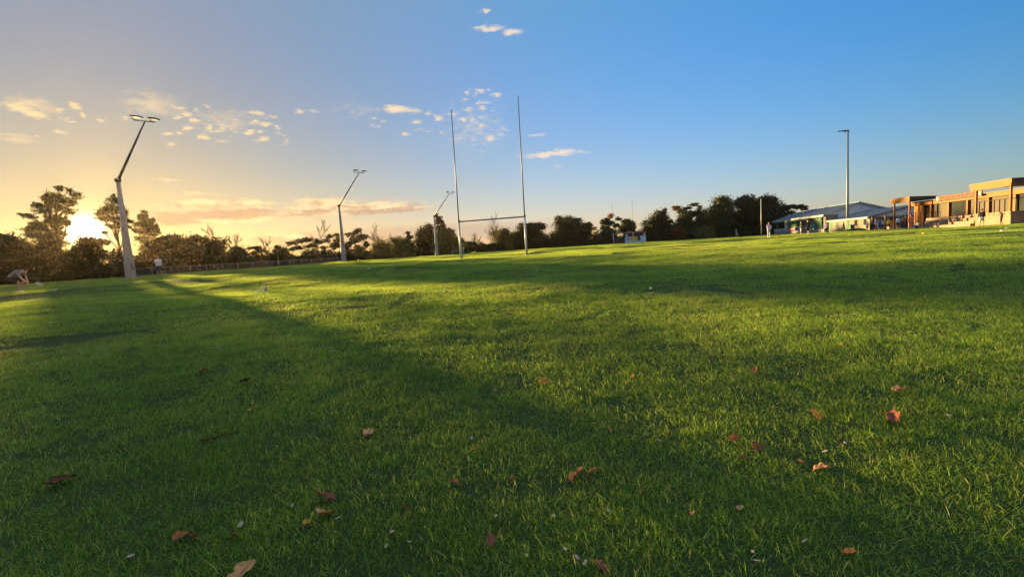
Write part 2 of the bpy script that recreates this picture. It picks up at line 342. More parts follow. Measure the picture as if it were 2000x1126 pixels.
def build_grass():
    m = grass_material()
    sets = [ # r0 r1 cell  tile params
        (0.9, 9.5, .85, [('grass_near', 1.15, 11000, .033, .0027, 3, .9, s, m) for s in (1, 2, 3)]),
        (9.5, 24, 1.7, [('grass_mid', 2.2, 15000, .034, .0046, 2, .75, s, m) for s in (4, 5)]),
        (24, 62, 3.6, [('grass_far', 4.8, 17000, .032, .011, 1, .5, s, m) for s in (6, 7)]),
        (62, 190, 9.0, [('grass_horizon', 11.5, 20000, .040, .035, 1, .5, s, m) for s in (8, 9)])]
    pts, rots, scl, idx, tiles = [], [], [], [], []
    g = np.random.default_rng(11)
    for r0, r1, cell, tl in sets:
        base = len(tiles); tiles += [tile(*a) for a in tl]
        k = int(r1 / cell) + 2
        for ix in range(-k, k + 1):
            for iy in range(-k, k + 1):
                x = (ix + g.uniform(-.15, .15)) * cell; y = (iy + g.uniform(-.15, .15)) * cell; r = math.hypot(x, y)
                if not (r0 <= r < r1): continue
                a = abs(math.degrees(math.atan2(x, y)))
                if a > (64 if r > 5 else 90): continue
                u = -(x * BX[0] + (y - 37) * BX[1])
                if u > 85: continue
                e = .5; nx = -(gz(x + e, y) - gz(x - e, y)) / (2 * e); ny = -(gz(x, y + e) - gz(x, y - e)) / (2 * e)
                q = Vector((0, 0, 1)).rotation_difference(Vector((nx, ny, 1)).normalized()) @ Euler((0, 0, g.uniform(0, 6.28))).to_quaternion()
                pts.append((x, y, gz(x, y))); rots.append(tuple(q.to_euler())); scl.append(g.uniform(.85, 1.2)); idx.append(base + int(g.integers(0, len(tl))))
    me = bpy.data.meshes.new('grass'); me.from_pydata(pts, [], [])
    a = me.attributes.new('rot', 'FLOAT_VECTOR', 'POINT'); a.data.foreach_set('vector', np.array(rots, np.float32).ravel())
    a = me.attributes.new('scl', 'FLOAT', 'POINT'); a.data.foreach_set('value', np.array(scl, np.float32))
    a = me.attributes.new('idx', 'INT', 'POINT'); a.data.foreach_set('value', np.array(idx, np.int32))
    o = link('grass', me, m); tag(o, 'short green turf grass covering the whole sports field', 'grass', kind='stuff')
    ng = bpy.data.node_groups.new('grass_scatter', 'GeometryNodeTree'); N = ng.nodes.new; L = ng.links.new
    ng.interface.new_socket('Geometry', in_out='INPUT', socket_type='NodeSocketGeometry'); ng.interface.new_socket('Geometry', in_out='OUTPUT', socket_type='NodeSocketGeometry')
    gi = N('NodeGroupInput'); go = N('NodeGroupOutput'); jn = N('GeometryNodeJoinGeometry'); L(jn.outputs[0], go.inputs[0])
    def attr(nm, t):
        n = N('GeometryNodeInputNamedAttribute'); n.data_type = t; n.inputs['Name'].default_value = nm; return n.outputs[0]
    ar, asx, ai = attr('rot', 'FLOAT_VECTOR'), attr('scl', 'FLOAT'), attr('idx', 'INT')
    for i, t in enumerate(tiles):
        oi = N('GeometryNodeObjectInfo'); oi.inputs['Object'].default_value = t
        cmp = N('FunctionNodeCompare'); cmp.data_type = 'INT'; cmp.operation = 'EQUAL'
        L(ai, cmp.inputs[2]); cmp.inputs[3].default_value = i
        ip = N('GeometryNodeInstanceOnPoints'); L(gi.outputs[0], ip.inputs['Points']); L(cmp.outputs[0], ip.inputs['Selection']); L(oi.outputs['Geometry'], ip.inputs['Instance'])
        e2r = N('FunctionNodeEulerToRotation'); L(ar, e2r.inputs[0]); L(e2r.outputs[0], ip.inputs['Rotation'])
        cx = N('ShaderNodeCombineXYZ'); cx.inputs[0].default_value = 1; cx.inputs[1].default_value = 1; L(asx, cx.inputs[2]); L(cx.outputs[0], ip.inputs['Scale'])
        L(ip.outputs[0], jn.inputs[0])
    md = o.modifiers.new('scatter', 'NODES'); md.node_group = ng
    print('grass tiles', len(pts))
build_grass()

# ------------------------------------------------------------------ trees
LEAF = {
 'dark': mat('foliage_dark', (.026, .038, .015), .6, .25, .8, trans=.15, attr='tint'),
 'mid': mat('foliage_mid', (.045, .062, .022), .6, .25, .8, trans=.2, attr='tint'),
 'olive': mat('foliage_olive', (.13, .13, .045), .6, .25, .8, trans=.35, attr='tint'),
 'brown': mat('foliage_brown', (.12, .075, .032), .7, .25, .8, trans=.3, attr='tint'),
 'orange': mat('foliage_autumn', (.15, .07, .03), .7, .25, .8, trans=.35, attr='tint')}
BARK = mat('bark', (.085, .065, .048), .9, .3, 3, bump=.6)
PALEBARK = mat('pale_bark', (.11, .092, .075), .9, .3, 3, bump=.5)
def leaves(blobs, size, dens, g, clump=.24, shell=.5, flat=1.0):
    """blobs: (centre, (rx,ry,rz)); returns vertex and quad arrays"""
    P, T = [], []
    for c, r in blobs:
        c = np.array(c); r = np.array(r); area = math.pi * r[0] * r[2]
        n = int(max(80, area * dens * 2.2)); nsub = max(5, int(6 + area * .8))
        d = g.normal(0, 1, (nsub, 3)); d /= np.linalg.norm(d, axis=1)[:, None]
        sub = d * (g.random((nsub, 1)) ** (1 - shell)) * .92
        si = g.integers(0, nsub, n)
        tint = g.uniform(.65, 1.4, nsub)[si]
        off = g.normal(0, clump, (n, 3)); off[:, 2] *= .7
        fill = g.normal(0, .42, (n, 3))
        use = g.random((n, 1)) < .8
        p = np.where(use, sub[si] + off, fill)
        P.append(c + p * r); T.append(tint * g.uniform(.8, 1.2, n))
    P = np.concatenate(P); T = np.concatenate(T); n = len(P)
    a = g.normal(0, 1, (n, 3)); a /= np.linalg.norm(a, axis=1)[:, None]
    b = np.cross(a, g.normal(0, 1, (n, 3))); b /= np.linalg.norm(b, axis=1)[:, None]
    s = size * g.lognormal(0, .3, n)[:, None]
    a = a * s; b = b * s * .55; a[:, 2] *= flat
    v = np.stack([P - a, P - b * .9 + a * .1, P + a, P + b], 1).reshape(-1, 3)
    q = np.arange(n * 4).reshape(-1, 4)
    cols = np.repeat(np.stack([T, T * g.uniform(.92, 1.05, n), T * g.uniform(.8, 1.1, n)], 1), 4, 0)
    return v, q, cols
def limb_path(p0, p1, g, k=4, wob=.08):
    p0, p1 = Vector(p0), Vector(p1); L_ = (p1 - p0).length; out = []
    for i in range(k + 1):
        t = i / k; p = p0.lerp(p1, t); p.z += math.sin(t * math.pi) * L_ * .05
        if 0 < i < k: p += Vector(g.normal(0, wob * L_ / k, 3))
        out.append(p)
    return out
def tree(label, Y, base, blobs, kind='dark', leaf=.2, dens=70, trunk=None, group=None, cat='tree', clump=.28, name='tree', bark=None, tr=.22, limbs=True, depth=1.0, shell=.55, seed=None, split=None):
    """base px,py of the foot; blobs in photo pixels at depth Y, turned into real ellipsoids round the trunk"""
    g = np.random.default_rng(seed or (int(base * 7 + Y * 13)))
    fp = at(base, 500, Y); root = Vector((fp.x, Y, gz(fp.x, Y)))
    t = thing(name, label, cat, root, 0, group)
    rj = random.Random(int(base * 3 + Y)); blobs = list(blobs); nb0 = len(blobs)
    for (bx_, by_, brx, bry) in blobs[:nb0]:
        for _ in range(2): blobs.append((bx_ + rj.uniform(-1, 1) * brx, by_ + rj.uniform(-.8, .7) * bry, brx * rj.uniform(.3, .55), bry * rj.uniform(.35, .6)))
    if split: split = list(split) + [s_ for s_ in split for _ in range(2)]
    bl = []; xs = [b[0] for b in blobs]; spread = (max(xs) - min(xs)) / 2 * Y / F
    for (px, py, rx, ry) in blobs:
        dy = float(g.uniform(-.6, .6)) * spread * depth
        w = at(px, py, Y + dy); k = (Y + dy) / F
        bl.append(((w.x - root.x, w.y - root.y, w.z - root.z), (rx * k, min(rx, ry * 1.6) * k * 1.05 * max(depth, .6), ry * k)))
    groups = {None: bl}
    if split:
        groups = {}
        for b, s in zip(bl, split): groups.setdefault(s, []).append(b)
    for kk, bb in groups.items():
        v, q, cols = leaves(bb, leaf, dens, g, clump, shell)
        zmin = -.1; v[:, 2] = np.maximum(v[:, 2], zmin)
        link('crown', np_mesh('crown', v, q, cols), LEAF[kk or kind], t)
    # trunk + limbs
    mb = MB(); top = Vector((sum(b[0][0] for b in bl) / len(bl), sum(b[0][1] for b in bl) / len(bl), max(b[0][2] for b in bl)))
    H = top.z; pts = [Vector((0, 0, -.2))]
    for i in range(1, 7):
        f_ = i / 6; p = Vector((top.x * f_ ** 1.3, top.y * f_ ** 1.3, H * f_)); p += Vector((*g.normal(0, .02 * H, 2), 0)) * (f_ < 1); pts.append(p)
    mb.tube(pts, [tr * H / 10 * (1.25 - .3 * i if i < 1 else 1 - i / 6.6) for i in range(7)], 8)
    if limbs:
        for c, r in bl[:nb0]:
            c = Vector(c); f_ = max(.12, min(.8, c.z / H - .22 + float(g.uniform(-.08, .05)))) * 6; i = int(f_); s = pts[i].lerp(pts[min(i + 1, 6)], f_ - i)
            if (c - s).length < .4: continue
            r0 = tr * H / 10 * (1 - f_ / 6.8) * .55; path = limb_path(s, c, g)
            mb.tube(path, [r0 * (1 - .7 * j / 4) + .015 for j in range(5)], 6)
            for _ in range(5):
                j = int(g.integers(2, 5)); e = c + Vector(g.normal(0, .5, 3) * np.array(r)); mb.tube(limb_path(path[j], e, g, 3), [r0 * .3 + .01, r0 * .2 + .01, r0 * .12 + .008, .006], 5)
    mb.build('trunk', bark or BARK, t, True)
    return t
def bare(label, Y, bx, by, top_y, wpx, n0=7, seed=1, bark=PALEBARK, group=None, thick=.10, name='bare_tree'):
    g = np.random.default_rng(seed); fp = at(bx, by, Y); root = Vector((fp.x, Y, gz(fp.x, Y))); t = thing(name, label, 'tree', root, 0, group)
    H = at(bx, top_y, Y).z - root.z; W = wpx * Y / F / 2; mb = MB(); tw = MB()
    def grow(p, d, L_, r, lev, dst):
        pts = [p]; q = p.copy(); dd = d.copy()
        for i in range(4):
            dd = (dd + Vector(g.normal(0, .10, 3)) + Vector((0, 0, .06))).normalized(); q = q + dd * L_ / 4; pts.append(q.copy())
        dst.tube(pts, [max(r * (1 - .7 * i / 4), .035) for i in range(5)], 6 if lev < 2 else 4)
        if lev < 3:
            for k in range(4 if lev else n0):
                i = int(g.integers(1, 5)); a = g.uniform(0, 6.28); sp = W / max(H, .1) * (1.5 if lev == 0 else 1.1)
                nd = (dd + Vector((math.cos(a), math.sin(a), .25)) * min(1.0, .35 + sp)).normalized()
                grow(pts[i], nd, L_ * (.62 if lev else .5), r * .5, lev + 1, tw)
    grow(Vector((0, 0, -.1)), Vector((0, 0, 1)), H * .72, thick, 0, mb)
    mb.build('trunk', bark, t, True); tw.build('branches', bark, t, True)
    return t
exec_trees = True
def dome(x0, x1, top, bot, rows=3, g=None, jit=.25):
    """blob list filling a rounded crown outline given in pixels"""
    g = g or random.Random(int(x0 * 3 + top)); out = []; W = x1 - x0; H = bot - top; cx = (x0 + x1) / 2
    for j in range(rows):
        f_ = (j + .5) / rows; y = top + H * f_; half = W / 2 * math.sqrt(max(0.05, 1 - (1 - min(1, f_ * 1.15)) ** 2))
        r = H / rows * .92; rx = max(r, min(W * .26, r * 1.5)); n = max(1, int(round(half * 2 / (rx * 1.3))))
        for i in range(n):
            x = cx + (i - (n - 1) / 2) * (2 * max(half - rx * .8, 0) / max(n - 1, 1)); out.append((x + g.uniform(-jit, jit) * rx, y + g.uniform(-jit, jit) * r, rx * g.uniform(.8, 1.15), r * g.uniform(.8, 1.15)))
    return out
E = [(116,367,7,5),(134,371,5,4),(109,383,14,7),(147,383,9,7),(88,386,7,5),(117,392,14,7),(139,397,11,6),(75,402,11,6),(98,397,10,6),(85,412,13,6),(112,407,13,8),(134,412,10,6),(45,420,6,3.5),(60,422,8,4.5),
     (99,427,11,9),(119,429,11,9),(72,437,14,6),(62,449,12,7),(112,442,12,8),(132,437,5,6),(87,447,10,6),(57,459,8,5),(75,460,14,7),(115,458,11,8),(100,468,16,8)]
tree('tall open-crowned gum tree left of the setting sun', 72, 120, E, 'mid', .16, 75, clump=.36, tr=.26, shell=.7)
K1 = [(221,383,4,5),(221,392,9,6),(219,405,14,7),(206,414,11,6),(231,412,11,7),(195,418,8,4),(241,417,6,9),(219,426,13,6),(204,427,9,4),(234,430,10,8),(251,432,8,5),(215,441,7,3),(231,441,9,5),(248,440,7,5),(206,454,4,2),(243,456,4,2)]
tree('taller pointed evergreen behind the nearest floodlight mast', 84, 236, K1, 'mid', .18, 70, clump=.34, tr=.2, shell=.65)
K2 = [(282,413,4,5),(281,422,7,5),(286,431,10,6),(296,432,6,4),(276,427,6,4),(271,439,8,5),(288,442,12,6),(303,444,7,7),(308,454,6,4),(269,449,7,5),(281,454,10,5),(296,459,8,5),(270,464,6,5),(283,469,12,6),(303,472,8,5)]
tree('smaller pointed evergreen right of the nearest floodlight mast', 108, 286, K2, 'mid', .2, 60, clump=.34, tr=.2, shell=.65)
TREES = [ # label, Y, base px, blobs, kind, cat, leaf, dens
 ('dark bushy tree at the left edge of the photo', 66, 18, dome(-30, 62, 462, 548, 4), 'dark', 'tree', .17, 80),
 ('round dark bush below the gum tree', 67, 95, dome(48, 140, 470, 552, 4), 'dark', 'bush', .17, 85),
 ('low ragged bush right under the setting sun', 70, 170, dome(128, 214, 474, 548, 4) + [(205, 472, 8, 6), (190, 472, 9, 6), (172, 472, 9, 6)], 'dark', 'bush', .17, 70),  # upper lobes added to throw shade over the near grass
 ('dark bush at the foot of the nearest floodlight mast', 68, 232, dome(200, 268, 499, 546, 3), 'dark', 'bush', .17, 75),
 ('dense bush behind the woman in grey', 72, 300, dome(262, 345, 480, 542, 3) + [(326, 469, 15, 9), (309, 472, 7, 7)], 'dark', 'bush', .17, 80),  # two extra lobes raise the top, added to darken the mid field
 ('rounded thicket tree beyond the start of the fence', 78, 362, dome(322, 400, 468, 538, 4), 'dark', 'tree', .17, 80),
 ('flat topped thicket with one knob rising above it', 84, 415, dome(384, 445, 474, 534, 3) + [(395, 469, 6, 6)], 'dark', 'tree', .17, 80),
 ('sloping dark bush left of the small flat topped tree', 88, 462, dome(438, 490, 488, 530, 3), 'dark', 'bush', .17, 80),
 ('small flat topped tree over a bright gap', 96, 498, [(494, 484, 7, 4), (505, 484, 8, 4), (512, 490, 7, 4), (498, 494, 6, 4)], 'dark', 'tree', .17, 70),
 ('brownish bush under the small flat topped tree', 96, 500, dome(482, 530, 500, 525, 2), 'brown', 'bush', .17, 70),
 ('dark bush left of the umbrella shaped tree', 99, 548, dome(526, 568, 483, 520, 3), 'dark', 'bush', .18, 80),
 ('wide umbrella shaped tree with bare stems below', 106, 600, [(570,475,10,4),(585,471,9,4),(599,469,14,5),(621,471,9,5),(582,483,10,4),(606,480,13,4),(570,486,7,4)], 'dark', 'tree', .18, 85),
 ('rounded green bush beneath the umbrella shaped tree', 108, 608, dome(584, 634, 488, 515, 2), 'mid', 'bush', .18, 80),
 ('thin clumpy tree left of the middle floodlight mast', 114, 645, [(642,462,8,5),(655,458,7,4),(638,470,7,4),(661,468,8,9),(631,483,7,4),(655,481,10,7),(640,494,12,7),(660,498,11,8)], 'dark', 'tree', .18, 75),
 ('full dark tree right of the middle floodlight mast', 114, 696, [(700,451,8,5),(685,458,10,5),(708,462,10,7),(690,470,12,7),(714,477,6,6),(679,481,10,7),(701,487,13,8),(684,498,12,8)], 'dark', 'tree', .18, 80),
 ('olive bush around the foot of the larger bare tree', 124, 744, dome(718, 772, 474, 508, 2), 'olive', 'bush', .19, 75),
 ('low brown green thicket between bare tree and slender tree', 128, 780, dome(758, 806, 468, 505, 3), 'olive', 'bush', .19, 75),
 ('slender tree with small knobbed top', 128, 798, [(797,455,4,4),(800,463,6,5),(794,472,8,6),(803,482,10,8)], 'dark', 'tree', .19, 75),
 ('domed dark tree left of the farthest cranked mast', 140, 830, dome(805, 858, 444, 500, 4), 'dark', 'tree', .2, 80),
 ('tall narrow tree rising behind the farthest cranked mast', 146, 858, [(852,420,4,4),(857,426,6,5),(862,433,6,5),(854,435,5,5),(865,441,5,6),(858,447,8,6),(856,458,10,8)], 'dark', 'tree', .2, 70),
 ('big olive green bush right of the farthest cranked mast', 136, 874, dome(852, 896, 452, 498, 3), 'olive', 'bush', .2, 80),
 ('dark bush behind the left upright of the near goal', 145, 898, dome(884, 914, 470, 496, 2), 'dark', 'bush', .2, 80),
 ('small flat crowned tree inside the near goal', 150, 920, [(912,476,7,4),(923,475,9,4),(931,480,5,4),(920,486,9,4)], 'dark', 'tree', .2, 80),
 ('low dark bush at the foot of the pale bare tree', 152, 956, dome(930, 978, 480, 494, 1), 'dark', 'bush', .2, 80),
 ('olive tinted round tree beside the pale bare tree', 154, 980, dome(966, 996, 447, 490, 3), 'olive', 'tree', .2, 80),
 ('broad domed tree behind the right upright of the near goal', 160, 1034, dome(990, 1078, 441, 490, 4), 'dark', 'tree', .2, 90),
 ('broad domed tree standing alone right of the near goal', 162, 1115, dome(1073, 1156, 428, 482, 4), 'dark', 'tree', .2, 90),
 ('thin see-through tree right of the lone domed tree', 164, 1156, [(1148,440,7,4),(1158,446,8,4),(1164,455,6,5),(1150,458,8,5),(1158,468,10,6)], 'olive', 'tree', .2, 40),
 ('low dark bush left of the far goal', 160, 1178, dome(1162, 1200, 452, 480, 2), 'dark', 'bush', .2, 80),
 ('small rounded open tree behind the scoreboard', 170, 1226, dome(1209, 1243, 432, 450, 2) + [(1217,452,7,4)], 'dark', 'tree', .2, 75),
 ('sloping dark tree just right of the scoreboard', 152, 1284, dome(1254, 1316, 418, 474, 4), 'dark', 'tree', .2, 90),
 ('dark tree with trailing limbs over the autumn bush', 150, 1340, dome(1306, 1372, 418, 472, 4), 'mid', 'tree', .2, 80),
 ('autumn orange bush in the dark tree belt', 146, 1326, dome(1314, 1338, 444, 468, 2), 'orange', 'bush', .18, 90),
 ('dark bushy tree left of the sunlit dome', 148, 1370, dome(1354, 1390, 417, 468, 3), 'dark', 'tree', .2, 80),
 ('large domed tree catching light on its crown', 146, 1410, dome(1376, 1444, 391, 466, 5), 'mid', 'tree', .2, 90),
 ('olive shrub at the foot of the sunlit dome', 142, 1374, dome(1362, 1386, 444, 464, 1), 'olive', 'bush', .18, 80),
 ('dark domed tree just left of the thin flag pole', 143, 1456, dome(1436, 1480, 393, 464, 4), 'dark', 'tree', .2, 90),
 ('largest dark tree between the flag pole and clubhouse', 141, 1494, dome(1460, 1532, 386, 462, 5), 'dark', 'tree', .2, 95),
 ('flat crowned tree behind the clubhouse roof', 138, 1545, [(1528,408,12,6),(1545,404,13,4),(1562,404,12,4),(1572,408,6,4),(1530,420,14,8),(1545,414,9,4),(1522,432,14,12),(1540,440,18,12)], 'dark', 'tree', .2, 85),
]
for a in TREES:
    tree(a[0], a[1], a[2], a[3], a[4], a[6], a[7], cat=a[5], name='tree' if a[5] == 'tree' else 'bush', tr=.2)
tree('tall tree with rust coloured top behind the far goal', 166, 1192, [(1193,422,7,5),(1182,430,8,5),(1209,427,5,4),(1186,437,10,6),(1202,440,7,5),(1182,446,9,6),(1197,452,10,6)], 'dark', .2, 70, split=['brown', 'dark', 'dark', 'dark', 'dark', 'dark', 'dark'])
tree('open tree with rusty tuft rising above the dark belt', 152, 1346, [(1355,399,9,4),(1322,406,9,5),(1342,406,7,4),(1366,407,5,5),(1333,414,11,5),(1354,416,9,5)], 'dark', .2, 65, split=['dark', 'brown', 'dark', 'dark', 'dark', 'dark'])
bare('spindly bare shrub above the brownish bush', 97, 521, 512, 474, 22, 9, 3)
bare('thin dead stem left of the small flat topped tree', 90, 430, 500, 458, 8, 4, 4, thick=.05)
bare('group of dead twiggy stems beyond the fence', 90, 462, 500, 470, 30, 8, 5, thick=.05)
bare('dead stem poking over the umbrella shaped tree', 110, 614, 500, 449, 12, 4, 6, thick=.07)
bare('larger bare tree between middle and farthest mast', 124, 742, 500, 451, 34, 9, 7, thick=.12)
bare('low bare thicket inside the near goal', 152, 934, 492, 460, 34, 9, 8, thick=.08)
bare('pale leafless tree seen under the near crossbar', 150, 964, 490, 430, 34, 10, 9, thick=.16)
bare('pale branching shrub left of the slender tree', 126, 770, 500, 466, 20, 8, 10, thick=.08)
# undergrowth: a mass nobody could count, closing the foot of the tree belt
def undergrowth():
    g = np.random.default_rng(5); bl = []
    line = [(-160,62),(0,64),(150,69),(270,72),(350,78),(450,91),(560,103),(640,114),(740,126),(850,142),(1000,158),(1120,166),(1230,172),(1330,156),(1450,146),(1560,140),(1640,150)]
    for (x0, y0), (x1, y1) in zip(line, line[1:]):
        n = max(3, int((x1 - x0) / 9))
        for i in range(n):
            px = x0 + (x1 - x0) * (i + g.random()) / n; Y = y0 + (y1 - y0) * (i / n) + g.uniform(1.5, 6); p = at(px, 500, Y); h = g.uniform(1.7, 3.3) * (1 if px < 1000 else 1.25)
            bl.append(((p.x, p.y, gz(p.x, p.y) + h * .45), (g.uniform(1.4, 2.6), 1.6, h * .55)))
    v, q, cols = leaves(bl, .17, 85, g)
    cols *= g.uniform(.9, 1.1, (len(cols), 1)); v[:, 2] = np.maximum(v[:, 2], hz(v[:, 0], v[:, 1]) - .05)
    o = link('undergrowth', np_mesh('undergrowth', v, q, cols), LEAF['dark']); tag(o, 'tangled dark undergrowth closing the foot of the tree belt', 'undergrowth', kind='stuff')
undergrowth()

# ------------------------------------------------------------------ goal posts
WHITE = mat('white_paint', (.62, .62, .60), .45, .06, 4, spec=.4); GALV = mat('galvanised_steel', (.16, .165, .17), .5, .15, 5, metal=.4)
GREYP = mat('grey_paint', (.16, .165, .18), .5, .1, 5)
def goal(label, Y, px, py):
    p = foot(px, py, Y); t = thing('rugby_goal', label, 'goal', p, -A, 'rugby goals at both ends of the field')
    for x in (0, 5.5):
        zz = gz(p.x + x * math.cos(A), p.y - x * math.sin(A)) - p.z
        u = MB().tube([(x, 0, zz - .1), (x, 0, 3.05)], [.085, .08], 14).build('upright', WHITE, t, True)
        MB().tube([(x, 0, 3.05), (x, 0, 11.8 if x == 0 else 12.05)], [.05, .035], 10).build('mast', GREYP, u, True)
        MB().tube([(x, 0, 2.98), (x, 0, 3.14)], .1, 14).build('collar', GREYP, u, True)
        MB().tube([(x, 0, zz - .05), (x, 0, zz + .12)], .14, 14).build('socket', GREYP, u, True)
    MB().tube([(.02, 0, 3.0), (5.48, 0, 3.0)], .055, 12).build('crossbar', GREYP, t, True)
    return t
goal('near white rugby goal with tall uprights in mid field', 37.6, 900.9, 503)
goal('far white rugby goal standing in front of the scoreboard', 133, 1198.6, 477)

# ------------------------------------------------------------------ floodlights
CONC = mat('mast_concrete', (.30, .28, .26), .7, .15, 2, bump=.2); DARKM = mat('dark_metal', (.025, .025, .028), .85, .15, 6)
LENS = mat('lamp_glass', (.03, .03, .035), .35, .05, 6, spec=.3)
def lamp_head(t, x, y, z, w=1.0, yaw=0):
    e = MB(); e.box(-.5 * w, .5 * w, -.42, .42, -.08, .06); h = e.build('lamp_head', DARKM, t, bevel=.015); h.location = (x, y, z); h.rotation_euler = (R(4), R(6), yaw)
    MB().box(-.42 * w, .42 * w, -.34, .34, -.1, -.082).build('lens', LENS, h)
    MB().tube([(-.42 * w, 0, -.05), (-.46 * w, 0, -.3), (-.1, 0, -.38), (.1 * w, 0, -.36)], .05, 6).build('bracket', DARKM, h)
def cranked(label, px, py, Y):
    p = foot(px, py, Y); t = thing('floodlight_mast', label, 'floodlight', p, -A, 'cranked floodlight masts along the left touchline')
    S = .73; t.scale = (S, S, S)
    b_ = MB().tube([(0, 0, .02), (0, 0, .09)], [.78, .78], 20).build('flange', CONC, t)
    for k in range(8): MB().tube([(.68 * math.cos(k * .785), .68 * math.sin(k * .785), .08), (.68 * math.cos(k * .785), .68 * math.sin(k * .785), .17)], .035, 6).build('bolt', GALV, b_)
    MB().box(.40, .5, -.16, .16, .9, 1.7).build('access_hatch', GALV, t, bevel=.01)
    MB().tube([(0, 0, -.2), (0, 0, .5), (0, 0, 4), (-.05, 0, 10.9)], [.56, .5, .36, .17], 18).build('mast_base', CONC, t, True)
    MB().tube([(-.05, 0, 10.75), (-.05, 0, 11.1)], [.3, .3], 14).build('collar', DARKM, t, True)
    MB().tube([(0, 0, 10.95), (2.6, 0, 13.9), (5.0, 0, 16.6)], [.15, .11, .075], 10).build('arm', GALV, t, True)
    MB().tube([(4.5, -.75, 16.62), (5.7, .4, 16.55)], .05, 8).build('cross_arm', DARKM, t, True)
    lamp_head(t, 4.7, -.6, 17.0, .8, R(25)); lamp_head(t, 5.75, .45, 16.9, .8, R(25))
cranked('nearest cranked floodlight mast beside the setting sun', 256, 543, 38)
cranked('middle cranked floodlight mast in front of the tree line', 672, 509, 64.9)
cranked('farthest cranked floodlight mast left of the near goal', 853.5, 497, 92.8)
def straight():
    p = foot(1655, 450, 84); t = thing('floodlight_mast', 'straight grey floodlight mast in front of the clubhouse', 'floodlight', p, -A)
    MB().tube([(0, 0, -.1), (0, 0, 6), (0, 0, 17.9)], [.26, .2, .12], 16).build('mast', GALV, t, True)
    MB().tube([(-.2, -.9, 17.7), (-.2, .9, 17.9)], .05, 8).build('cross_arm', DARKM, t, True)
    for y, z in ((-.8, 17.75), (.8, 18.05)):
        h = MB().box(-1.1, .1, -.25, .25, -.05, .05).build('lamp_head', DARKM, t, bevel=.015); h.location = (-.2, y, z)
        MB().box(-1.0, -.1, -.2, .2, -.07, -.052).build('lens', LENS, h)
        MB().tube([(-.2, 0, -.05), (.1, 0, -.3), (.2, 0, -.3)], .05, 6).build('bracket', DARKM, h)
straight()
p = foot(1487, 461, 100); t = thing('flag_pole', 'thin pale pole in front of the darkest trees', 'pole', p)
MB().tube([(0, 0, -.1), (0, 0, 7.8)], [.085, .06], 10).build('shaft', WHITE, t, True); MB().ell((0, 0, 7.83), .09).build('finial', WHITE, t, True)
# small frames
def small_goal(label, px, py, Y, w, h, rz):
    p = foot(px, py, Y); t = thing('small_goal', label, 'goal', p, rz)
    for x in (0, w): MB().tube([(x, 0, -.05), (x, 0, h)], .05, 8).build('upright', WHITE, t, True)
    MB().tube([(0, 0, h), (w, 0, h)], .05, 8).build('crossbar', WHITE, t, True)
    for x in (0, w): MB().tube([(x, 0, h), (x, 1.0, .05), (x, 0, .05)], .03, 6).build('stay', WHITE, t, True)
small_goal('small low white goal frame left of the near rugby goal', 884, 497, 128, 3.2, .95, -A)
for k, (px, h) in enumerate(((1438, 2.0), (1441, .9))):
    p = foot(px, 463, 128); t = thing('corner_post', ('taller white post before the sunlit dome tree', 'short white post close beside the taller one')[k], 'post', p)
    MB().tube([(0, 0, -.05), (0, 0, h)], .07, 8).build('shaft', WHITE, t, True); MB().ell((0, 0, h), .08).build('cap', WHITE, t, True)

# ------------------------------------------------------------------ fence
def fence():
    FM = mat('fence_steel', (.30, .28, .26), .6, .2, 5, metal=.3)
    def fx(px): return 67 * 969 / (1266 - px)
    pxs = [258, 297, 336, 372, 404, 436, 466, 495, 521, 546, 568, 589, 610, 628, 646, 662, 678]
    P = [foot(px, 530, fx(px)) for px in pxs]; o = P[0].copy()
    t = thing('fence', 'low post and rail fence with wire mesh along the left trees', 'fence', o)
    for p in P:
        q = p - o; MB().tube([(q.x, q.y, q.z - .1), (q.x, q.y, q.z + 1.08)], .04, 8).build('post', FM, t, True)
    MB().tube([tuple(p - o + Vector((0, 0, 1.08))) for p in P], .032, 8).build('rail', FM, t, True)
    mb = MB()
    for a, b in zip(P, P[1:]):
        a, b = a - o, b - o; L_ = (b - a).length; n = int(L_ / .16)
        for i in range(n):
            f0 = i / n; f1 = min(1, (i + 6) / n); f2 = max(0, (i - 6) / n)
            for f in (f1, f2):
                p0 = a.lerp(b, f0) + Vector((0, 0, .05)); p1 = a.lerp(b, f) + Vector((0, 0, 1.05)); mb.tube([p0, p1], .0035, 3, False)
    m = mb.build('wire_mesh', FM, t); m['kind'] = 'stuff'
fence()

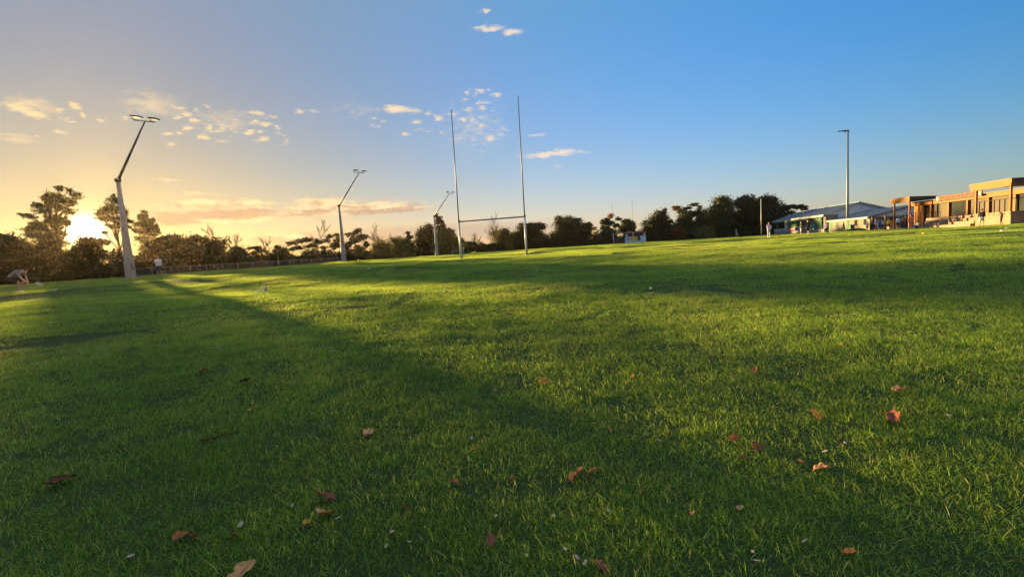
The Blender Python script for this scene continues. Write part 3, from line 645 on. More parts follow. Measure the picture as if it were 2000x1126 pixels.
# ------------------------------------------------------------------ buildings
RZ = -R(13.0)
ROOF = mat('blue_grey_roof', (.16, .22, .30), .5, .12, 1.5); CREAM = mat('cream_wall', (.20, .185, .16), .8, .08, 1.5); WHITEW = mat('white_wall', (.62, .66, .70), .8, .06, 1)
GREEN = mat('green_shutter', (.015, .11, .045), .5, .15, 3); DGLASS = mat('dark_glass', (.03, .035, .04), .12, .2, 1, spec=.6); DARK = mat('dark_interior', (.03, .028, .026), .9, .2, 2)
STONE = mat('grey_blockwork', (.24, .22, .20), .9, .2, 3, bump=.5); RED = mat('red_banner', (.6, .04, .05), .6, .1, 3); TRIM = mat('white_trim', (.32, .32, .32), .6, .05, 2)
def clubhouse():
    o = foot(1612, 455, 90); o.z = .8; t = thing('clubhouse', 'white clubhouse with blue grey gabled roof and green shutters', 'building', o, RZ)
    W, Ln, e, r = 11.4, 29, 3.55, 5.35
    # walls
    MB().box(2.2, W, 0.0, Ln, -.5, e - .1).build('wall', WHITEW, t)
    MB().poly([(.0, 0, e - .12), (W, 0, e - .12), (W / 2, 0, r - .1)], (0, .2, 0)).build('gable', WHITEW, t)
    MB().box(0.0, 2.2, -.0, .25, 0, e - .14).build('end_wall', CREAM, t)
    # roof planes with standing seams
    for s, nm in ((0, 'roof'), (1, 'roof')):
        x0 = -.5 if s == 0 else W + .5; slope = (r - e) / (W / 2); ze = e - slope * .5
        rf = MB().poly([(x0, -.35, ze), (W / 2, -.35, r), (W / 2, -.35, r + .14), (x0, -.35, ze + .14)], (0, Ln + .7, 0)).build(nm, ROOF, t)
        mb = MB()
        for k in range(36):
            y = -.2 + k * .82; mb.poly([(x0, y, ze + .142), (W / 2, y, r + .142), (W / 2, y, r + .19), (x0, y, ze + .19)], (0, .05, 0))
        q = mb.build('seams', ROOF, rf); q['kind'] = 'stuff'
    MB().box(W / 2 - .2, W / 2 + .2, -.36, Ln + .36, r + .12, r + .2).build('ridge_cap', ROOF, t)
    for s in (0, 1):
        x0 = -.5 if s == 0 else W + .5; slope = (r - e) / (W / 2); ze = e - slope * .5
        MB().poly([(x0, -.42, ze - .12), (W / 2, -.42, r - .12), (W / 2, -.42, r + .16), (x0, -.42, ze + .16)], (0, .06, 0)).build('bargeboard', TRIM, t)
    MB().box(-.56, -.48, -.3, Ln + .3, e - .42, e - .06).build('gutter', TRIM, t)
    # veranda floor, base, posts
    MB().box(-.1, 2.2, 0.26, Ln, -.4, .75).build('plinth', STONE, t)
    mb = MB()
    for j in range(3):
        for k in range(24): mb.box(-.16, -.1, .3 + k * 1.2 + (j % 2) * .5, 1.4 + k * 1.2 + (j % 2) * .5, -.35 + j * .37, -.05 + j * .37)
    q = mb.build('blocks', STONE, t); q['kind'] = 'stuff'
    for y in (.4, 5.2, 12.4, 19.2, 27.4): MB().box(-.05, .1, y, y + .16, .75, e - .15).build('post', TRIM, t)
    MB().box(-.06, .0, 1.6, 5.2, .8, e - .55).build('shutter', GREEN, t)
    MB().box(-.06, .0, 13.0, 18.8, 1.5, e - .5).build('shutter', GREEN, t)
    mb = MB()
    for y0, y1 in ((1.6, 5.2), (13., 18.8)):
        for j in range(9): mb.box(-.085, -.06, y0, y1, 1.55 + j * .17, 1.60 + j * .17)
    mb.build('slats', GREEN, t)['kind'] = 'stuff'
    a = MB().poly([(-.9, 6.2, e - .75), (0.0, 6.2, e - .3), (0.0, 6.2, e - .22), (-.9, 6.2, e - .67)], (0, 12.8, 0)).build('awning', GREEN, t)
    MB().box(-.14, -.08, 13.6, 18.6, .95, 1.42).build('banner', RED, t)
    MB().box(-.15, -.142, 14.4, 17.4, 1.08, 1.3).build('banner_stripe', TRIM, t)
    for y0 in (9.6, 20.2):
        d = MB().box(2.1, 2.19, y0, y0 + 1.0, .76, 2.85).build('door', TRIM, t); MB().ell((2.08, y0 + .85, 1.7), .04).build('handle', DARKM, d)
    for y0, y1 in ((7., 8.8), (22.6, 26.5)):
        w = MB().box(2.12, 2.19, y0, y1, 1.4, 2.8).build('window', TRIM, t); MB().box(2.1, 2.118, y0 + .08, y1 - .08, 1.48, 2.72).build('pane', DGLASS, w)
    MB().box(-.12, .02, 20., 29.6, .75, 1.5).build('balustrade', TRIM, t)
    MB().box(-.5, -.46, .1, 6.5, e - .4, e - .02).build('fascia_board', CREAM, t)
    l = MB().ell((3.9, -.06, e + .62), (.2, .1, .2)).build('wall_lamp', DARKM, t)
    MB().ell((6.0, -.04, e + .75), (.14, .06, .14)).build('vent', GREYP, t)
    v = MB().ell((2.6, 17.5, e + 1.1), (.35, .35, .3)).build('roof_vent', GREYP, t)
clubhouse()
def annex():
    o = foot(1698, 450, 75); o.z = .8; t = thing('annex', 'long low annex with grey blue roof beside the clubhouse', 'building', o, RZ)
    W, Ln, e, r = 12.4, 14.6, 2.25, 3.65; s_ = (r - e) / (W / 2)
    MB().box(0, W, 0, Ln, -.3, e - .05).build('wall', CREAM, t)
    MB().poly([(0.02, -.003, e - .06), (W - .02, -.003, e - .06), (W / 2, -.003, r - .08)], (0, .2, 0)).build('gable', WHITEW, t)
    for s in (0, 1):
        x0 = -.4 if s == 0 else W + .4; ze = e - s_ * .4
        rf = MB().poly([(x0, -.3, ze), (W / 2, -.3, r), (W / 2, -.3, r + .12), (x0, -.3, ze + .12)], (0, Ln + .4, 0)).build('roof', ROOF, t)
        mb = MB()
        for k in range(18):
            y = -.1 + k * .82; mb.poly([(x0, y, ze + .122), (W / 2, y, r + .122), (W / 2, y, r + .165), (x0, y, ze + .165)], (0, .05, 0))
        mb.build('seams', ROOF, rf)['kind'] = 'stuff'
        MB().poly([(x0, -.36, ze - .1), (W / 2, -.36, r - .1), (W / 2, -.36, r + .14), (x0, -.36, ze + .14)], (0, .05, 0)).build('bargeboard', GREYP, t)
    MB().box(-.46, -.38, -.25, Ln, e - .28, e + .0).build('gutter', TRIM, t)
    for y0, w, h0, h1, m in ((.9, .9, .95, 2.0, DGLASS), (3.9, .9, .95, 2.0, DGLASS), (10.9, 1.0, .85, 1.9, GREEN)):
        f = MB().box(-.03, .04, y0, y0 + w, h0, h1).build('window', DARKM if m is DGLASS else TRIM, t); MB().box(-.045, -.032, y0 + .07, y0 + w - .07, h0 + .07, h1 - .07).build('pane', m, f)
        MB().box(-.1, .0, y0 - .06, y0 + w + .06, h0 - .07, h0 - .002).build('sill', TRIM, f)
    for y0, w in ((13.2, 1.2), (6.8, .8)):
        d = MB().box(-.04, .03, y0, y0 + w, -.1, 1.98).build('door', GREEN, t); MB().ell((-.07, y0 + .12, 1.0), .04).build('handle', DARKM, d)
    for k in range(6):   # glazed gable end
        x0 = 2.9 + k * 1.45; f = MB().box(x0, x0 + 1.2, -.03, -.004, .25, 2.0).build('window', DARKM, t); MB().box(x0 + .07, x0 + .56, -.04, -.031, .32, 1.93).build('pane', DGLASS, f); MB().box(x0 + .64, x0 + 1.13, -.04, -.031, .32, 1.93).build('pane', DGLASS, f)
    MB().box(.5, 2.6, -.9, -.05, 1.75, 1.85).build('porch_roof', DARKM, t)
annex()
TIMBER = mat('yellow_timber', (.25, .085, .010), .65, .12, 3, bump=.15); TAN = mat('tan_screen', (.042, .024, .011), .6, .15, 1.2); PLANK = mat('pale_concrete', (.25, .17, .12), .85, .12, 1.5, bump=.3)
SIGNB = mat('sign_black', (.03, .02, .02), .6, .1, 3); SIGNO = mat('sign_orange', (.42, .07, .01), .6, .05, 3); SOFFIT = mat('dark_soffit', (.07, .06, .055), .8, .15, 2); CAPM = mat('roof_cap', (.12, .11, .11), .6, .1, 2)
def pavilion():
    base = foot(1902, 442, 47); base.z = .82; t = thing('pavilion', 'low timber grandstand pavilion with two canopies and club name', 'building', base, RZ)
    fl = 1.27; X = 4.5; top = 3.55
    MB().box(X + .2, X + 8, -14, 18.2, -.3, 3.2).build('wall', DARK, t)
    # end panel of upright boards
    for k in range(7): MB().box(X + .02, X + .2, 16.2 + k * .285, 16.2 + k * .285 + .272, -.2, 3.15).build('board', TIMBER, t)
    for k in range(8): MB().box(X + .15 + k * .3, X + .15 + k * .3 + .288, 18.22, 18.26, -.2, 3.1).build('board', TIMBER, t)
    posts = [16.1, 14.6, 11.35, 8.2, 5.1, 1.6, -2.2, -6, -10]
    for y in posts: MB().box(X - .08, X + .12, y - .12, y + .12, fl, 3.05).build('post', TIMBER, t)
    for a, b in zip(posts, posts[1:]):
        dk = (a == 11.35) or a <= 1.6
        w = MB().box(X + .15, X + .19, b + .12, a - .12, fl + .05, 3.02).build('window', DGLASS if dk else TAN, t)
        if a == 14.6: MB().box(X + .11, X + .15, 13.35, 13.45, fl, 3.0).build('mullion', DARKM, w)
    MB().box(X - .25, X + .2, -14, 18.3, 3.05, 3.5).build('fascia', TIMBER, t)
    MB().box(X - .45, X + 8.3, -14, 18.5, 3.5, 3.58).build('roof', CAPM, t)
    # sign board
    sg = MB().box(X - .56, X - .48, 5.8, 12.2, 3.3, 3.9).build('sign', SIGNB, t)
    for y in (12.2, 5.25):
        l = MB().box(X - .56, X - .48, y, y + .55, 3.28, 3.92).build('sign_panel', SIGNB, t); MB().box(X - .572, X - .562, y + .12, y + .43, 3.36, 3.8).build('emblem', TRIM, l)
    cu = bpy.data.curves.new('letters', 'FONT'); cu.body = 'NORTHCOTE TIGERS'; cu.size = .56; cu.extrude = .012; cu.align_x = 'CENTER'; cu.align_y = 'CENTER'; cu.offset = .0; cu.space_character = 1.02
    tmp = bpy.data.objects.new('letters', cu); C.objects.link(tmp); bpy.context.view_layer.update()
    me = bpy.data.meshes.new_from_object(tmp.evaluated_get(bpy.context.evaluated_depsgraph_get())); C.objects.unlink(tmp)
    lt = link('lettering', me, None, sg); me.materials.clear(); me.materials.append(SIGNO)
    wd = max(v.co.x for v in me.vertices) - min(v.co.x for v in me.vertices)
    for v in me.vertices: v.co.x *= 6.0 / wd
    lt.matrix_local = Matrix.Translation((X - .585, 9.0, 3.6)) @ Euler((R(90), 0, R(-90))).to_matrix().to_4x4()
    # terrace
    MB().box(.06, X + .2, -4.4, 0, -.3, fl - .12).build('terrace_core', PLANK, t)
    for j in range(6):
        z0 = -.28 + j * .235
        MB().box(0, .06, -4.46, .05, z0, z0 + .222).build('plank', PLANK, t); MB().box(.061, X + .2, -4.46, -4.4, z0, z0 + .222).build('plank', PLANK, t)
    MB().box(-.04, X + .1, -4.5, .04, fl - .118, fl).build('terrace_slab', PLANK, t)
    MB().box(X - 3, X + .2, -14, -4.5, -.3, fl).build('side_wall', STONE, t)
    # railing
    rl = MB()
    for k in range(8):
        y = -4.4 + k * .62; MB().box(-.02, .05, y, y + .06, fl - .3, fl + 1.15).build('baluster', DARKM, t)
    MB().box(-.03, .06, -4.42, .06, fl + 1.151, fl + 1.21).build('handrail', DARKM, t)
    for k in range(6):
        x = .5 + k * .7; MB().box(x, x + .05, -4.38, -4.33, fl, fl + 1.15).build('baluster', DARKM, t)
    MB().box(.07, 4.2, -4.39, -4.32, fl + 1.151, fl + 1.21).build('handrail', DARKM, t)
    # bleachers
    for k, (x0, y0, y1, z1) in enumerate(((.5, 1.3, 8.6, .33), (1.5, .06, 10.6, .62), (2.5, .06, 12.2, .95), (3.4, .06, 13.6, fl))):
        MB().box(x0, X + .1 if k == 3 else x0 + 1.3, y0, y1, -.3, z1).build('step', PLANK, t, bevel=.02)
    mb = MB()
    for k in range(5): mb.box(1.2 - .1, 1.3, .3, 1.25, 0, .3)
    # porch rail at far end
    for k in range(5):
        y = 14.2 + k * .9; MB().box(3.0, 3.06, y, y + .06, .3, 2.1).build('baluster', DARKM, t)
    MB().box(2.99, 3.07, 14.2, 17.9, 2.101, 2.16).build('handrail', DARKM, t)
    # canopies
    for (x0, y0, y1, nm, zb, posts_) in ((-.15, -4.7, .35, 'canopy', 3.85, ((-.0, -4.35), (-.0, -.15), (X - .4, -4.35))), (2.2, 14.8, 19.0, 'canopy', 3.85, ((2.35, 15.2), (2.35, 18.6)))):
        c = MB().poly([(x0, y0, zb), (X + .6, y0, zb - .12), (X + .6, y0, zb + .2), (x0, y0, zb + .36)], (0, y1 - y0, 0)).build(nm, SOFFIT, t)
        MB().box(x0 - .06, x0 - .002, y0 - .05, y1 + .05, zb + .0, zb + .36).build('fascia', TIMBER, c)
        MB().box(x0 - .03, x0 + .12, y0 + .05, y1 - .05, zb - .26, zb - .002).build('beam', TIMBER, c)
        MB().poly([(x0 - .1, y0 - .1, zb + .362), (X + .7, y0 - .1, zb + .202), (X + .7, y0 - .1, zb + .26), (x0 - .1, y0 - .1, zb + .42)], (0, y1 - y0 + .2, 0)).build('roof_sheet', CAPM, c)
        for (px_, py_) in posts_: MB().box(px_ - .03, px_ + .13, py_ - .08, py_ + .08, fl if x0 < 0 else -.2, zb - .262).build('post', TIMBER, c)
pavilion()
def scoreboard():
    o = foot(1221, 475, 148); t = thing('scoreboard', 'pale blue scoreboard hut with yellow panel behind the far goal', 'scoreboard', o, -R(4))
    BL = mat('pale_blue_board', (.42, .60, .74), .6, .06, 1); YE = mat('yellow_panel', (.80, .50, .08), .6, .1, 2); W = 6.6
    MB().box(0, W, .2, 3.2, -.2, 3.1).build('hut', mat('dark_hut', (.06, .05, .05), .8, .1, 2), t)
    MB().box(0, W, 0, .19, 0, .62).build('panel', BL, t); MB().box(0, 1.85, 0, .19, .624, 1.95).build('panel', BL, t); MB().box(4.85, W, 0, .19, .624, 2.1).build('panel', BL, t)
    y = MB().box(1.9, 4.0, .02, .19, .624, 1.85).build('score_panel', YE, t)
    for j in range(3): MB().box(2.0, 3.9, -.005, .018, .78 + j * .36, .9 + j * .36).build('score_strip', mat('rust_strip', (.45, .12, .05), .6), y)
    MB().box(.5, 1.6, -.01, -.002, 1.15, 1.4).build('score_strip', DARKM, t)
    for k in range(3): MB().box(5.0 + k * .5, 5.35 + k * .5, -.01, -.002, .9, 1.7).build('number_slot', WHITEW, t)
    for x in (.5, 6.1): MB().tube([(x, .12, 2.5), (x, .02, 2.5)], .42, 16).build('speaker_disc', WHITEW, t, True)
    MB().box(-3.2, W + .1, -.3, 3.4, 3.1, 3.22).build('roof', mat('grey_roof', (.35, .30, .28), .7), t)
    MB().box(1.4, W + .1, -.32, -.302, 3.0, 3.35).build('roof_fascia', mat('brown_fascia', (.28, .14, .09), .7), t)
    for x in (-3.1, -1.6): MB().box(x, x + .1, -.1, 0, -.1, 3.1).build('post', DARKM, t)
    MB().box(-3.2, -.02, 1.5, 3.2, -.1, 2.0).build('shed', mat('brown_shed', (.10, .07, .05), .8), t)
scoreboard()

# ------------------------------------------------------------------ people
SKIN = [mat('skin_a', (.42, .25, .17), .6, .05, 8), mat('skin_b', (.28, .15, .10), .6, .05, 8), mat('skin_c', (.50, .32, .23), .6, .05, 8)]
HAIRM = [mat('hair_dark', (.02, .015, .012), .7, .2, 20), mat('hair_brown', (.07, .04, .022), .7, .2, 20), mat('hair_grey', (.35, .33, .31), .7, .2, 20)]
def cloth(n, c): return mat('cloth_' + n, c, .85, .12, 5, bump=.15)
CL = dict(navy=cloth('navy', (.02, .03, .075)), black=cloth('black', (.018, .018, .022)), pink=cloth('pink', (.72, .50, .52)), lgrey=cloth('lgrey', (.55, .58, .62)), grey=cloth('grey', (.17, .17, .19)),
          blue=cloth('blue', (.03, .10, .45)), lblue=cloth('lblue', (.35, .55, .80)), purple=cloth('purple', (.12, .08, .26)), yellow=cloth('yellow', (.75, .52, .04)), maroon=cloth('maroon', (.22, .04, .05)),
          orange=cloth('orange', (.75, .28, .12)), white=cloth('white', (.72, .72, .72)), teal=cloth('teal', (.03, .18, .25)), brown=cloth('brown', (.14, .08, .05)), red=cloth('red', (.5, .04, .03)))
def remeshed(mb, vox, name):
    o = link(name, mb.mesh(name)); md = o.modifiers.new('r', 'REMESH'); md.mode = 'VOXEL'; md.voxel_size = vox; md.use_smooth_shade = True
    s = o.modifiers.new('s', 'SMOOTH'); s.factor = .5; s.iterations = 3
    bpy.context.view_layer.update(); me = bpy.data.meshes.new_from_object(o.evaluated_get(bpy.context.evaluated_depsgraph_get())); old = o.data
    C.objects.unlink(o); bpy.data.objects.remove(o); bpy.data.meshes.remove(old); me.name = name; me.materials.clear(); return me
STAND = dict(pelvis=(0, 0, .95), chest=(0, .01, 1.32), neck=(0, .0, 1.48), head=(0, .02, 1.64), shl=(-.18, 0, 1.42), shr=(.18, 0, 1.42), ell=(-.24, -.02, 1.14), elr=(.24, -.02, 1.14), hal=(-.24, .06, .88), har=(.24, .06, .88),
             hil=(-.09, 0, .92), hir=(.09, 0, .92), knl=(-.10, .03, .50), knr=(.10, .03, .50), anl=(-.11, -.01, .08), anr=(.11, -.01, .08))
def person(label, px, py, Y, face, height=1.75, top='grey', bottom='navy', skin=0, hair=0, pose=None, shorts=True, shoe='white', sleeve='short', vox=.022, group=None, hat=None, long_hair=False, dress=False):
    p = foot(px, py, Y); t = thing('person', label, 'person', p, face, group); S = height / 1.75
    J = {k: Vector(v) * S for k, v in {**STAND, **(pose or {})}.items()}
    def seg(mb, a, b, ra, rb, n=9):
        a, b = Vector(a), Vector(b); L_ = (b - a); k = 4; pts = [a.lerp(b, i / k) for i in range(k + 1)]; rr = [ra + (rb - ra) * i / k for i in range(k + 1)]
        mb.tube(pts, rr, n); mb.ell(a, ra * .99); mb.ell(b, rb * .99)
    s = S
    def torso(mb, g):
        c, pl, nk = J['chest'], J['pelvis'], J['neck']; side = (J['shr'] - J['shl']).normalized()
        for k in range(-1, 2):
            o_ = side * .085 * s * k; seg(mb, c + o_ * 1.05, pl + o_ * .9, (.105 + g) * s, (.105 + g) * s)
        seg(mb, J['shl'], J['shr'], (.062 + g) * s, (.062 + g) * s); seg(mb, c, J['shl'], (.09 + g) * s, (.06 + g) * s); seg(mb, c, J['shr'], (.09 + g) * s, (.06 + g) * s)
    b = MB(); torso(b, 0); hd, nk = J['head'], J['neck']; up = (hd - nk).normalized()
    seg(b, nk - up * .06 * s, hd, .056 * s, .06 * s); b.ell(hd + up * .03 * s, (.078 * s, .095 * s, .112 * s), 12, 9)
    fw = Vector((0, 1, 0)) if abs(up.y) < .7 else Vector((0, .4, -.9))
    seg(b, hd + fw * .085 * s, hd + fw * .108 * s - up * .015 * s, .012 * s, .018 * s)
    for sx in (-1, 1): b.ell(hd + Vector((sx * .08 * s, 0, 0)), (.014 * s, .022 * s, .034 * s), 6, 5)
    for q in 'lr':
        seg(b, J['sh' + q], J['el' + q], .050 * s, .038 * s); seg(b, J['el' + q], J['ha' + q], .037 * s, .025 * s)
        hv = (J['ha' + q] - J['el' + q]).normalized(); pc = J['ha' + q] + hv * .05 * s; b.ell(pc, (.032 * s, .034 * s, .045 * s), 8, 6)
        seg(b, J['hi' + q], J['kn' + q], .085 * s, .055 * s); seg(b, J['kn' + q], J['an' + q], .055 * s, .034 * s)
        seg(b, J['an' + q], J['an' + q] + Vector((0, .14, -.045)) * s, .036 * s, .028 * s)
        seg(b, J['pelvis'], J['hi' + q], .10 * s, .09 * s)
    me = remeshed(b, vox, 'body')
    # five fingers per hand rooted in the palm
    fg = MB()
    for q in 'lr':
        hv = (J['ha' + q] - J['el' + q]).normalized(); sx = 1 if q == 'r' else -1; side = hv.cross(Vector((sx, 0, 0))); side = side.normalized() if side.length > .1 else Vector((0, 1, 0))
        curl = hv.cross(side).normalized(); root = J['ha' + q] + hv * .075 * s
        for k, ln in enumerate((.062, .072, .066, .05)):
            a0 = root + side * (k - 1.5) * .017 * s; fg.tube([a0, a0 + hv * ln * .5 * s, a0 + hv * ln * .85 * s + curl * ln * .3 * s], [.0085 * s, .008 * s, .006 * s], 6)
        a0 = J['ha' + q] + hv * .035 * s + side * .03 * s; fg.tube([a0, a0 + (hv * .5 + side).normalized() * .03 * s, a0 + (hv + side * .8).normalized() * .055 * s], [.011 * s, .0095 * s, .007 * s], 6)
    bm = bmesh.new(); bm.from_mesh(me); fm = fg.mesh('f', True); bm.from_mesh(fm); bm.to_mesh(me); bm.free(); bpy.data.meshes.remove(fm); me.shade_smooth()
    link('body', me, SKIN[skin], t)
    for sx in (-1, 1): MB().ell(hd + fw * .088 * s + up * .012 * s + Vector((sx * .03 * s, 0, 0)), .010 * s, 6, 5).build('eye', HAIRM[0], t, True)
    c = MB(); torso(c, .018)
    for q in 'lr':
        end = J['sh' + q].lerp(J['el' + q], .62) if sleeve == 'short' else J['el' + q]; seg(c, J['sh' + q], end, .068 * s, .056 * s)
        if sleeve == 'long': seg(c, J['el' + q], J['ha' + q].lerp(J['el' + q], .06), .05 * s, .038 * s)
    link('shirt', remeshed(c, vox, 'shirt'), CL[top], t)
    c = MB()
    for q in 'lr':
        seg(c, J['pelvis'], J['hi' + q], .122 * s, .118 * s); end = J['hi' + q].lerp(J['kn' + q], .8) if shorts else J['kn' + q]
        seg(c, J['hi' + q], end, .112 * s, .088 * s if shorts else .072 * s)
        if not shorts: seg(c, J['kn' + q], J['an' + q], .072 * s, .058 * s)
    link('shorts' if shorts else 'trousers', remeshed(c, vox, 'trousers'), CL[bottom], t)
    h = MB(); h.ell(hd + up * .055 * s - fw * .016 * s, (.087 * s, .102 * s, .098 * s), 12, 8)
    if long_hair: seg(h, hd - fw * .07 * s, hd - fw * .1 * s - up * .2 * s, .06 * s, .035 * s)
    link('hair' if not hat else 'cap', remeshed(h, vox, 'hair'), CL[hat] if hat else HAIRM[hair], t)
    if hat:
        MB().ell(hd + up * .06 * s + fw * .11 * s, (.07 * s, .08 * s, .012 * s)).build('cap_brim', CL[hat], t, True)
    for q in 'lr':
        sh = MB().ell((0, 0, 0), (.05 * s, .135 * s, .045 * s)).build('shoe', CL[shoe], t, True); sh.location = J['an' + q] + Vector((0, .055, -.04)) * s
    return t, J
bend = dict(pelvis=(0, -.36, .74), chest=(0, -.02, .98), neck=(0, .13, 1.02), head=(0, .27, 1.06), shl=(-.17, .06, .98), shr=(.17, .06, .98), ell=(-.2, .12, .68), elr=(.2, .22, .70), hal=(-.12, .22, .46), har=(.17, .44, .46),
            hil=(-.1, -.36, .72), hir=(.1, -.36, .72), knl=(-.12, .0, .48), knr=(.13, .04, .50), anl=(-.14, -.22, .09), anr=(.14, .02, .09))
t, J = person('person bending low to swing a racket at the far left', 44, 577, 22.2, R(-85), 1.74, 'grey', 'black', 0, 1, bend, True, 'white', vox=.014)
rk = thing('racket', 'badminton racket held low by the bending person', 'racket', t.matrix_basis @ (J['har'] + Vector((0, .05, -.03))), R(-85))
MB().tube([(0, -.08, .03), (0, .12, -.02)], .016, 8).build('grip', CL['black'], rk, True); MB().tube([(0, .12, -.02), (0, .34, -.06)], .006, 6).build('shaft', DARKM, rk, True)
ring = [(0.11 * math.cos(a) * .9, .47 + .14 * math.sin(a), -.08 - .02 * math.sin(a) + .09 * math.cos(a)) for a in [i * math.pi / 12 for i in range(25)]]
MB().tube(ring, .008, 6, False).build('frame', WHITE, rk, True)
st = MB()
for k in range(-5, 6):
    f_ = k / 6; w = math.sqrt(1 - f_ * f_)
    st.tube([(-.1 * w, .47 + .14 * f_, -.08 - .02 * f_ - .09 * w), (.1 * w, .47 + .14 * f_, -.08 - .02 * f_ + .09 * w)], .0022, 4, False)
    st.tube([(.1 * f_, .47 - .14 * w, -.08 + .02 * w + .09 * f_), (.1 * f_, .47 + .14 * w, -.08 - .02 * w + .09 * f_)], .0022, 4, False)
s_ = st.build('strings', WHITE, rk); s_['kind'] = 'stuff'
wom = dict(ell=(-.24, .02, 1.15), hal=(-.27, .12, .90), har=(.12, .26, 1.16), elr=(.25, .05, 1.16), knl=(-.12, .06, .5), anl=(-.17, .04, .08))
t, J = person('person in a grey shirt and dark shorts walking beside the nearest mast', 314, 548, 36.5, R(200), 1.66, 'lgrey', 'navy', 0, 1, wom, True, 'grey', vox=.016, long_hair=True)
rk = thing('racket', 'racket hanging from the hand of the person in grey', 'racket', t.matrix_basis @ (J['hal'] + Vector((0, 0, -.06))), R(200))
MB().tube([(0, 0, .08), (-.02, .03, -.14)], .016, 8).build('grip', CL['black'], rk, True); MB().tube([(-.02, .03, -.14), (-.04, .06, -.36)], .007, 6).build('shaft', DARKM, rk, True)
MB().tube([(-.05 + .1 * math.sin(a), .07, -.49 + .13 * math.cos(a)) for a in [i * math.pi / 10 for i in range(21)]], .009, 6, False).build('frame', WHITE, rk, True)
q = ground_pt(108, 571); sc = thing('shuttlecock', 'white shuttlecock in front of the bending person', 'shuttlecock', q + Vector((0, 0, .06)))
MB().tube([(0, 0, 0), (.04, -.02, .075)], [.016, .045], 14, False).build('skirt', WHITE, sc, True); MB().ell((-.004, .001, -.002), .02).build('cork', WHITE, sc, True)

behind = dict(ell=(-.25, -.08, 1.15), elr=(.25, -.08, 1.15), hal=(-.06, -.16, .95), har=(.06, -.17, .97))
armup = dict(elr=(.30, .12, 1.40), har=(.28, .30, 1.62)); arms_out = dict(ell=(-.42, .05, 1.36), hal=(-.64, .12, 1.42), elr=(.36, -.05, 1.2), har=(.5, .1, 1.3))
run = dict(knr=(.1, .28, .60), anr=(.1, .04, .28), anl=(-.1, -.32, .16), knl=(-.1, -.1, .5), elr=(.24, -.2, 1.2), har=(.2, -.02, 1.05), ell=(-.24, .12, 1.15), hal=(-.18, .32, 1.25)); runarms = {**run, **arms_out}
sit = dict(pelvis=(0, 0, .16), chest=(0, .02, .52), neck=(0, .03, .68), head=(0, .05, .84), shl=(-.18, .02, .62), shr=(.18, .02, .62), ell=(-.24, .1, .38), elr=(.24, .1, .38), hal=(-.18, .3, .32), har=(.18, .3, .32), hil=(-.1, .02, .13), hir=(.1, .02, .13), knl=(-.16, .38, .40), knr=(.16, .38, .40), anl=(-.14, .6, .09), anr=(.14, .6, .09))
person('person in pink shirt and pale trousers with hands behind the back', 1502, 462, 56.5, R(0), 1.77, 'pink', 'lgrey', 0, 2, behind, False, 'white', 'long')
person('person in navy top and pale shorts left of the tall dark-clad one', 1565, 459, 58.5, R(60), 1.75, 'navy', 'lgrey', 2, 0, dict(hal=(-.1, .3, 1.0)), True)
person('tallest person in black with one arm raised before the clubhouse', 1579, 458, 58, R(30), 1.86, 'black', 'navy', 2, 0, armup, True)
person('child in purple running before the green door', 1615, 455.5, 61, R(95), 1.45, 'purple', 'navy', 1, 0, run, True, 'black')
person('child in grey running with arms spread beside the straight mast', 1648, 455, 63, R(70), 1.45, 'grey', 'black', 1, 0, runarms, True, 'black')
def bag(label, px, py, Y, col, w=.5, h=.3, rz=0):
    p = foot(px, py, Y); t = thing('sports_bag', label, 'bag', p, rz); b = MB().box(-w / 2, w / 2, -.14, .14, 0, h).build('bag_body', CL[col], t, bevel=.07)
    MB().tube([(-w * .25, 0, h - .02), (-w * .12, 0, h + .1), (w * .12, 0, h + .1), (w * .25, 0, h - .02)], .014, 6).build('handle', CL['black'], t, True)
def held(label, px, py, Y, col, r):
    p = at(px, py, Y); t = thing('held_bag', label, 'bag', p); MB().ell((0, 0, 0), r, 12, 8).build('bag_body', CL[col], t, True)
    MB().tube([(-.1, 0, r[2] * .8), (0, 0, r[2] + .16), (.1, 0, r[2] * .8)], .012, 6).build('strap', CL['black'], t, True)
held('blue bag carried by the person in the navy top', 1556, 446.5, 58.3, 'blue', (.28, .14, .19))
held('teal bag carried by the tallest person in black', 1586, 443, 57.8, 'teal', (.26, .14, .24))
G = 'people gathered in front of the pavilion'
person('small child in dark clothes at the left end of the crowd', 1694, 450.5, 58.5, R(100), 1.25, 'purple', 'black', 1, 0, None, True, group=G)
person('person in black jacket leaning forward left in the crowd', 1703, 451.5, 57.5, R(-70), 1.75, 'black', 'black', 0, 1, dict(hal=(-.1, .28, 1.05), har=(.1, .28, 1.0)), False, 'black', 'long', group=G)
person('person in white shirt and black jacket sleeves in the crowd', 1706, 450.5, 59.5, R(160), 1.6, 'white', 'black', 0, 0, None, True, group=G)
person('child in grey top between the black jacket and the blue shirt', 1712, 450, 58.5, R(20), 1.4, 'grey', 'maroon', 1, 1, arms_out, True, group=G)
person('child in bright blue shirt in the middle of the crowd', 1717, 450, 57.5, R(-30), 1.4, 'blue', 'blue', 1, 0, None, True, group=G)
person('child in pale blue shirt beside the bright blue one', 1722, 449.5, 59.0, R(120), 1.45, 'lblue', 'navy', 0, 1, None, True, group=G)
person('tall adult in black standing over the children', 1729, 450.5, 57.5, R(70), 1.85, 'black', 'black', 0, 0, dict(har=(.1, .3, 1.1)), False, 'white', 'long', group=G)
person('child in yellow shirt beside the tall adult in black', 1735, 449.5, 58.0, R(150), 1.4, 'yellow', 'brown', 1, 0, None, True, group=G)
person('person in pale blue shirt and black shorts seen from behind', 1754, 450, 56.5, R(10), 1.55, 'lblue', 'black', 0, 0, dict(ell=(-.32, 0, 1.2), elr=(.32, 0, 1.2)), True, 'white', group=G)
